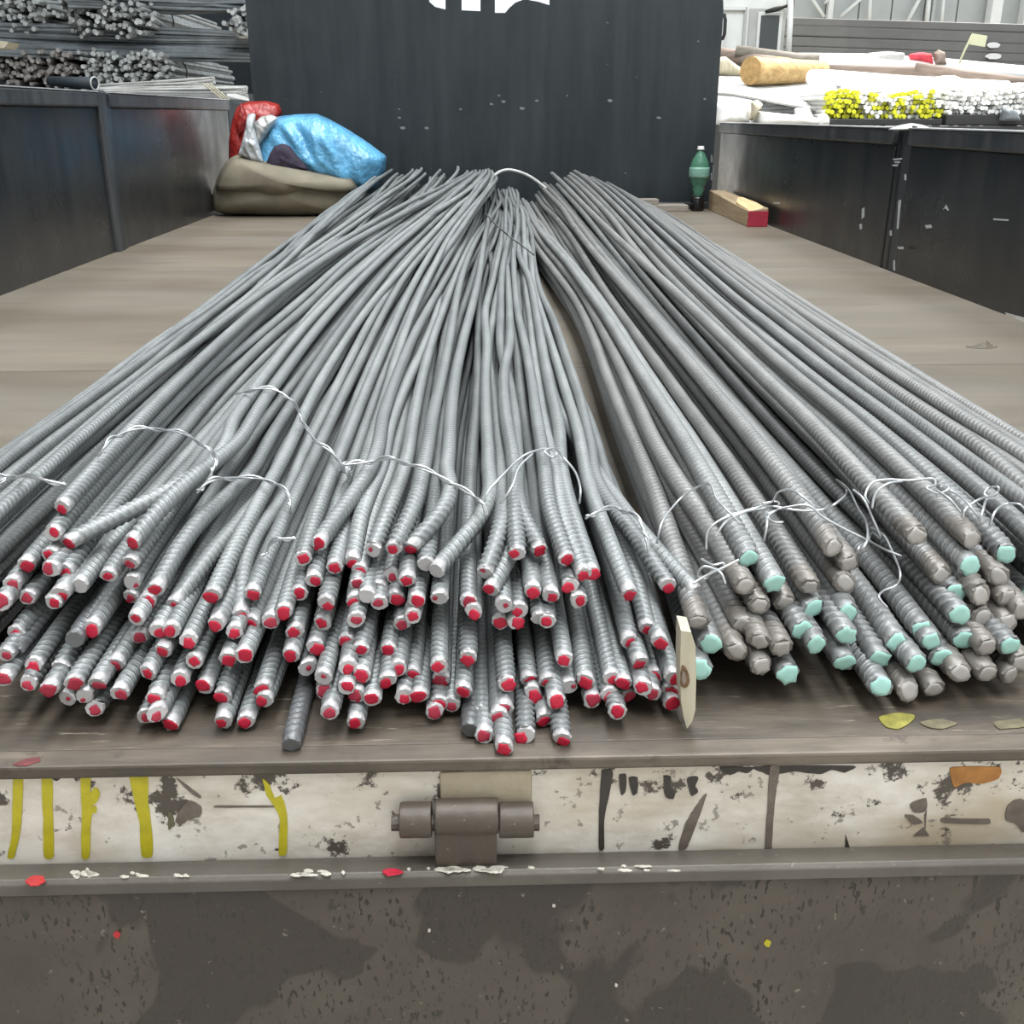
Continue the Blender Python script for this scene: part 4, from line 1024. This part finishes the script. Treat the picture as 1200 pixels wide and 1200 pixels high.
def side_bundle(p0, p1, halfh, Y0, Y1, label, n=34, mat='bundle', rb=0.016):
    a = aty(*p0, Y0); b = aty(*p1, Y1); H = halfh * Y0 / FPX
    e = empty('rebar_bundle', ((a[0] + b[0]) / 2, (a[1] + b[1]) / 2, min(a[2], b[2]) - H), label, 'rebar bundle', 'crosswise rebar bundles on the rack')
    parts = []; rs = random.Random(int(p0[1] * 13 + 5))
    for k in range(n):
        oz = H * (2 * (k + 0.5) / n - 1); oy = rs.uniform(-0.10, 0.10); dz = rs.uniform(-0.03, 0.03)
        mid = (a + b) / 2 + np.array([rs.uniform(-.3, .3), oy, oz * 0.95 + dz])
        parts.append(tube_geo([tuple(a + np.array([0, oy, oz + rs.uniform(-.01, .01)])), tuple(mid), tuple(b + np.array([0, oy, oz + rs.uniform(-.01, .01)]))], rb, 6))
    V, Fc = merge(parts); o = mk('bars', V, Fc, M[mat], e); tag(o, kind='stuff')
side_bundle((-60, 45), (330, 57), 14, 8.9, 9.6, 'crosswise grey rebar bundle between the two rows of ends')
side_bundle((80, -6), (330, 3), 11, 8.9, 9.6, 'crosswise grey rebar bundle along the top of the rack')
rk = empty('storage_rack', (-4.4, 10, -1.1), 'dark steel storage rack holding the rebar bundles', 'rack')
for X in (-5.4, -3.9, -2.35):
    box('upright', X - 0.06, X + 0.06, 11.9, 12.0, -1.1, 2.2, M['navy'], rk)
zr1 = float(aty(100, 98, 9)[2]) ; zr2 = float(aty(100, 32, 9)[2])
box('shelf', -6.5, -2.0, 8.9, 12.0, zr1 - 0.20, zr1 - 0.06, M['navy'], rk)
q = aty(-1, 51, 8.2)
wc = mk('wood_offcut_on_rack', [(q[0] - 0.2, 8.2, q[2] - 0.035), (q[0] + 0.03, 8.2, q[2] - 0.03), (q[0] + 0.07, 8.2, q[2] + 0.01), (q[0] - 0.2, 8.2, q[2] + 0.05),
      (q[0] - 0.2, 8.4, q[2] - 0.035), (q[0] + 0.03, 8.4, q[2] - 0.03), (q[0] + 0.07, 8.4, q[2] + 0.01), (q[0] - 0.2, 8.4, q[2] + 0.05)], BF, M['slat_wood'])
tag(wc, 'pale wood end peeking in at the left frame edge', 'wood')
# loose sheaf of bars and a hose behind the left wall
st_ = box('timber_stack', -2.7, -1.22, 5.42, 6.15, -1.1, float(aty(200, 119, 5.6)[2]), M['navy'], bevel=0.01); tag(st_, 'dark timber stack under the loose sheaf behind the left wall', 'timber stack')
sh = empty('rebar_sheaf', (-1.6, 5.7, 0.46), 'loose pale sheaf of thin bars lying along the left wall top', 'rebar bundle')
parts = []; rs = random.Random(3)
for k in range(40):
    t = k / 39
    if k < 20: a = aty(95 + rs.uniform(0, 20), 101 + 6 * rs.random(), 6.0); b = aty(251 + rs.uniform(-3, 1), 91 + 10 * (k / 20), 5.7)
    else: a = aty(100 + rs.uniform(0, 25), 104 + 7 * rs.random(), 5.9); b = aty(290 + rs.uniform(-3, 1), 102 + 15 * ((k - 20) / 20), 5.5)
    mid = (a + b) / 2 + np.array([0, rs.uniform(-.05, .05), rs.uniform(-0.006, 0.012)])
    parts.append(tube_geo(smooth_path([tuple(a), tuple(mid), tuple(b)], 4), 0.0062, 6))
V, Fc = merge(parts); o = mk('bars', V, Fc, M['bundle_pale'], sh); tag(o, kind='stuff')
parts = []
for k in range(3):
    P = [tuple(aty(238 + 4 * k + 22 * t, 98 + 18 * t, 5.44)) for t in (0, 0.33, 0.66, 1)]
    parts.append(tube_geo(P, 0.004, 6))
V, Fc = merge(parts); mk('twine', V, Fc, M['slat_wood'], sh)
plate_px('bright_sheet', [(266, 110), (276, 110), (291, 115), (291, 118), (268, 113)], 5.42, 0.003, M['white'], sh)
a = aty(58, 95, 5.75); b = aty(112, 98, 5.65)
hs = empty('dark_hose', ((a[0] + b[0]) / 2, 5.7, min(a[2], b[2]) - 0.03), 'short dark pipe with an open round end behind the left wall', 'pipe')
V, Fc = tube_geo([tuple(a), tuple((a + b) / 2), tuple(b)], [0.024, 0.027, 0.031], 18, caps=True); mk('pipe', V, Fc, M['navy'], hs, smooth=True)
dr = Vector(b - a).normalized(); u = dr.orthogonal().normalized(); w = dr.cross(u)
P = [Vector(b) + (u * math.cos(t) + w * math.sin(t)) * 0.030 + Vector((0.0, -0.012, 0)) for t in np.linspace(0, 2 * math.pi, 25)]
V, Fc = tube_geo(P, 0.0045, 6); mk('rim', V, Fc, M['grey_trim'], hs, smooth=True)

# ------------------------------------------------------------------ sunlit yard on the right
fbz = float(aty(1000, 147, 6.0)[2])
fb = box('flatbed_trailer', 1.45, 8.0, 5.95, 9.2, -0.15, fbz, M['black_tray'], bevel=0.01); tag(fb, 'dark flatbed carrying the sunlit timber and bars', 'trailer')
def px_tube(name, pts, rads, mat, label, cat, n=14, parent=None, group=None):
    P = [tuple(aty(*p)) for p in pts]; V, Fc = tube_geo(P, rads, n); o = mk(name, V, Fc, M[mat], parent)
    for f in o.data.polygons: f.use_smooth = len(f.vertices) == 4
    if label: tag(o, label, cat, group)
    return o
# flat sheaf of long bars
lb = empty('long_bar_sheaf', (2.0, 6.6, fbz), 'sheaf of long bright bars fanning right from behind the headboard', 'rebar bundle')
parts = []; rs = random.Random(9)
for k in range(40):
    t = k / 39; yl = 86 + 22 * t + rs.uniform(-1, 1); yr = 98 + 37 * t + rs.uniform(-1.5, 1.5); Yl = 7.4 - 1.0 * t; Yr = 7.1 - 0.9 * t
    P = [aty(780, yl - 3, Yl), aty(860, yl + 3, Yl - 0.1), aty(975 + rs.uniform(-4, 8), yr, Yr)]
    parts.append(tube_geo([tuple(p) for p in P], 0.011, 6))
V, Fc = merge(parts); o = mk('bars', V, Fc, M['bundle_pale'], lb); tag(o, kind='stuff')
# yellow-ended and pale-ended bundles
def yard_bundle(x0, x1, ytop, ybot, Y, label, ycol, seed, rows=6):
    e = empty('rebar_bundle', tuple(aty((x0 + x1) / 2, ybot, Y)), label, 'rebar bundle', 'end-on bundles in the yard')
    rs = random.Random(seed); py = []; pw = []
    nx = int((x1 - x0) / 5.0)
    for r in range(rows):
        for k in range(nx):
            t = (k + (r % 2) * 0.5) / nx; x = x0 + (x1 - x0) * t + rs.uniform(-1, 1)
            top = ytop(t); y = ybot - (ybot - top) * (r + 0.5) / rows + rs.uniform(-0.8, 0.8)
            c = aty(x, y, Y + rs.uniform(-0.04, 0.04)); g_ = tube_geo([tuple(c), tuple(c + np.array([0.02, 0.9, 0.0])), tuple(c + np.array([0.03, 1.6, 0.0]))], 0.0118, 7)
            pw.append(g_)
            if rs.random() < ycol(t, r / rows): py.append(tube_geo([tuple(c + np.array([0, -0.004, 0])), tuple(c + np.array([0.0008, 0.03, 0]))], 0.0122, 7))
    if py: V, Fc = merge(py); o = mk('yellow_tips', V, Fc, M['yellow_end'], e); tag(o, kind='stuff')
    if pw: V, Fc = merge(pw); o = mk('pale_bars', V, Fc, M['white'], e); tag(o, kind='stuff')
yard_bundle(968, 1106, lambda t: 107 - 3 * math.sin(t * 9), 139, 6.05, 'bundle of bars with bright yellow ends above the right wall', lambda t, v: 1.0 if t < 0.28 else (0.75 if t > 0.62 and t < 0.9 else 0.45), 4)
yard_bundle(1108, 1215, lambda t: 100 + 4 * math.sin(t * 5), 134, 6.05, 'bundle of white-ended bars right of the yellow-ended bundle', lambda t, v: 0.0, 5)
tray = box('black_skid', aty(967, 145, 5.98)[0], aty(1104, 145, 5.98)[0], 5.98, 7.5, fbz, float(aty(1000, 139, 5.98)[2]), M['black_tray'], bevel=0.005); tag(tray, 'black skid under the yellow-ended bundle', 'skid')
tray = box('black_skid', aty(1108, 145, 5.98)[0], aty(1215, 145, 5.98)[0], 5.98, 7.5, fbz, float(aty(1150, 134, 5.98)[2]), M['black_tray'], bevel=0.005); tag(tray, 'black skid under the white-ended bundle', 'skid')
# timber
lg = empty('peeled_log', tuple(aty(915, 97, 6.9)), 'short peeled yellow-brown log with a cut end facing left', 'log')
P = [aty(880, 83, 6.75), aty(900, 84, 6.85), aty(930, 84, 7.0), aty(962, 84, 7.2)]
V, Fc = tube_geo([tuple(p) for p in P], [0.082, 0.078, 0.072, 0.066], 18, caps=False); o = mk('trunk', V, Fc, M['log'], lg, smooth=True)
d = Vector(P[1] - P[0]).normalized()
V, Fc = tube_geo([tuple(Vector(P[0]) - d * 0.006), tuple(Vector(P[0]) + d * 0.01)], 0.081, 18); mk('cut_end', V, Fc, M['log_end'], lg)
px_tube('white_roll', [(934, 75, 7.7), (1010, 77, 7.75), (1100, 82, 7.8), (1215, 92, 7.85)], [0.072, 0.078, 0.078, 0.075], 'white', 'long thick white wrapped roll above the peeled log', 'roll')
px_tube('white_pipe', [(949, 90, 6.75), (975, 91, 6.8), (1060, 97, 6.9), (1180, 103, 7.0)], [0.042, 0.044, 0.042, 0.042], 'white', 'white pipe butting against the right end of the peeled log', 'pipe')
px_tube('pole', [(962, 81, 7.35), (1030, 82, 7.35), (1100, 84, 7.35)], [0.028, 0.03, 0.028], 'bark', 'grey-brown pole below the white wrapped roll', 'pole')
px_tube('pole', [(1072, 79, 7.2), (1130, 88, 7.1), (1215, 99, 7.0)], [0.03, 0.034, 0.034], 'bark', 'reddish-brown pole sloping down to the right frame edge', 'pole')
px_tube('pole', [(835, 63, 7.9), (885, 71, 7.7), (935, 77, 7.6)], [0.05, 0.05, 0.04], 'bark', 'dark thick pole behind the peeled log by the headboard', 'pole')
px_tube('pole', [(862, 60, 7.75), (930, 69, 7.65), (960, 71, 7.6)], [0.04, 0.04, 0.04], 'grey_wood', 'grey pole just below the white cab', 'pole')
for poly, m, lab, cat, Y in (([(836, 68), (850, 66), (862, 75), (874, 84), (872, 90), (850, 90), (836, 88)], 'slat_wood', 'tan cloth heap tucked behind the headboard edge', 'cloth', 7.2),
                             ([(898, 72), (912, 66), (926, 68), (934, 74), (920, 78), (905, 77)], 'log', 'ochre cloth lying on top of the peeled log', 'cloth', 7.05),
                             ([(980, 110), (985, 99), (1010, 94), (1060, 97), (1085, 92), (1115, 87), (1135, 95), (1160, 100), (1205, 98), (1205, 112), (1100, 112)], 'white', 'crumpled white sheet heaped over the yard bundles', 'sheet', 6.6),
                             ([(836, 146), (836, 121), (850, 121), (880, 125), (878, 146)], 'white', 'white sack leaning by the headboard edge', 'sack', 6.1),
                             ([(882, 146), (883, 130), (925, 134), (966, 139), (966, 146)], 'white', 'long low white sack above the right wall', 'sack', 6.02),
                             ([(930, 146), (931, 127), (946, 126), (953, 142), (952, 146)], 'white', 'small upright white sack beside the yellow-ended bundle', 'sack', 6.1),
                             ([(957, 147), (959, 136), (964, 132), (968, 138), (968, 147)], 'white', 'tiny white bag at the corner of the black skid', 'bag', 5.97),
                             ([(878, 141), (880, 130), (880, 119), (888, 117), (894, 122), (891, 128), (886, 131), (883, 141)], 'slat_wood', 'knotted greenish rag on the white sacks', 'rag', 5.99),
                             ([(1040, 152), (1052, 147), (1068, 144), (1080, 146), (1092, 151), (1070, 154)], 'bundle_pale', 'grey cloth hanging over the right wall post', 'cloth', 2.88),
                             ([(1062, 70), (1066, 63), (1080, 61), (1092, 63), (1094, 76)], 'red_cloth', 'red cloth on the white wrapped roll', 'cloth', 7.75),
                             ([(1093, 77), (1094, 62), (1100, 58), (1107, 61), (1109, 77)], 'bark', 'dark round bag right of the red cloth', 'bag', 7.75),
                             ([(1012, 70), (1016, 62), (1040, 60), (1060, 62), (1062, 76)], 'bundle_pale', 'grey cloth left of the red cloth', 'cloth', 7.75),
                             ([(1170, 142), (1174, 128), (1182, 125), (1190, 130), (1196, 142)], 'bundle', 'dark grey bag in front of the white-ended bundle', 'bag', 5.96)):
    o = lump('heap', poly, Y, 0.10 if m == 'white' else 0.05, M[m], amp=0.012, freq=10, rings=6, nb=36, ridged=(m == 'white')); o.name = {'cloth': 'cloth_heap', 'sheet': 'white_sheet', 'sack': 'white_sack', 'bag': 'small_bag', 'rag': 'knotted_rag'}[cat]
    tag(o, lab, cat)
fg = empty('marker_flag', tuple(aty(1123, 76, 7.6)), 'pale yellow paper flag on a thin stick', 'flag')
px_tube('stick', [(1119, 86, 7.78), (1131, 58, 7.72), (1140, 40, 7.7)], [0.008] * 3, 'flag', None, None, 6, fg)
plate_px('paper', [(1139, 39), (1157, 42), (1154, 55), (1136, 52)], 7.69, 0.003, M['flag'], fg, rnd=False)
for y, w, lab in ((53, 8, 'upper white oval tag on the steel beams'), (66, 10, 'lower white oval tag on the steel beams')):
    o = plate_px('white_tag', [(1164 - w, y), (1164 - w * .5, y - 3), (1164 + w * .5, y - 3), (1164 + w, y), (1164 + w * .5, y + 3), (1164 - w * .5, y + 3)], 10.54, 0.01, M['white']); tag(o, lab, 'tag')
# stacked steel beams
for j, (yl, yr, h) in enumerate(((25, 34, 8), (35, 46, 11), (48, 58, 10), (59, 69, 9), (69, 79, 9))):
    a = aty(922, yl, 11.2); b = aty(1225, yr, 10.4); hz = h * 11 / FPX / 2
    V = []
    for P in (a, b): V += [(P[0], P[1], P[2] - hz), (P[0], P[1] + 0.2, P[2] - hz), (P[0], P[1] + 0.2, P[2] + hz), (P[0], P[1], P[2] + hz)]
    o = mk('steel_beam', V, BF, M['beam'], bevel=0.012)
    tag(o, f'{["topmost", "second from top", "middle", "second from bottom", "lowest"][j]} grey steel beam stacked behind the white roll', 'steel beam', 'stacked steel beams')
for X in (4.0, 6.2):
    o = box('beam_support', X - 0.1, X + 0.1, 10.5, 11.2, -1.1, float(aty(1000, 80, 11)[2]) - 0.02, M['beam']); tag(o, 'grey support under the stacked steel beams, ' + ('left' if X < 5 else 'right'), 'support')
# white cab
cb = empty('white_cab', tuple(aty(885, 75, 10.0)), 'white vehicle cab with a dark window beyond the headboard', 'vehicle')
def pbox(name, x0, x1, y0, y1, Y0, Y1, mat, parent, bevel=0.01):
    a = aty(x0, y1, Y0); b = aty(x1, y0, Y0); return box(name, a[0], b[0], Y0, Y1, a[2], b[2], M[mat], parent, bevel)
pbox('body', 780, 928, -60, 100, 10.0, 11.6, 'cab_white', cb, 0.03)
pbox('door_panel', 873, 922, 10, 90, 9.985, 10.0, 'grey_trim', cb, 0.004)
pbox('door_seam', 870, 873, 8, 90, 9.975, 10.0, 'grey_trim', cb, 0.003)
wf_ = pbox('window_frame', 885, 918, 14, 64, 9.965, 9.99, 'cab_white', cb, 0.006)
pbox('window', 889, 914, 18, 61, 9.955, 9.97, 'dark_glass', wf_, 0.004)
pbox('gutter', 842, 874, 7, 12, 9.96, 10.0, 'cab_white', cb, 0.006)
px_tube('corner_post', [(924, 62, 9.9), (925.5, 30, 9.9), (927, -30, 9.9)], [0.026] * 3, 'white', None, None, 10, cb)
px_tube('grab_handle', [(843, 17, 9.9), (849, 18, 9.85), (850, 24, 9.85), (849, 40, 9.85), (847, 45, 9.85), (843, 46, 9.9)], [0.016] * 6, 'black_tray', None, None, 8, cb)
px_tube('wiper_arm', [(897, 14, 9.93), (905, 12, 9.9), (912, 10, 9.9), (924, 6, 9.92)], [0.014, 0.02, 0.022, 0.012], 'black_tray', None, None, 8, cb)
# far shed: panelled wall with white frame
ws = empty('wall_yard', (10, 21, -1.1), 'pale grey far shed wall', kind='structure')
xs = aty(890, 30, 21)[0]; w_ = 0.62; i = 0
while xs + i * w_ < 16:
    box('panel', xs + i * w_, xs + (i + 1) * w_ - 0.03, 21, 21.06, -1.1, 4.5, M['shed_grey'], ws); i += 1
box('backing', xs, 16.3, 21.06, 21.12, -1.1, 4.5, M['grey_trim'], ws)
for (xa, ya), (xb, yb), r in (((950, -4), (966, 20), 0.03), ((984, 20), (1012, -4), 0.03), ((966, 4), (975, -4), 0.025), ((1018.5, 26), (1020, -6), 0.035), ((1063, 26), (1080, -6), 0.035), ((1086, 28), (1089, -6), 0.045), ((1103, 28), (1106, -6), 0.035)):
    px_tube('frame_bar', [(xa, ya, 20.85), ((xa + xb) / 2, (ya + yb) / 2, 20.85), (xb, yb, 20.85)], [r] * 3, 'truss', None, None, 8, ws)
pbox('column', 968, 982, -40, 40, 20.8, 20.95, 'truss', ws); pbox('column', 1158, 1183, -40, 40, 20.7, 20.95, 'white', ws); pbox('column', 1197, 1215, -40, 40, 20.7, 20.95, 'white', ws)
pbox('column', 1089, 1103, -40, 40, 20.8, 20.95, 'shed_grey', ws)
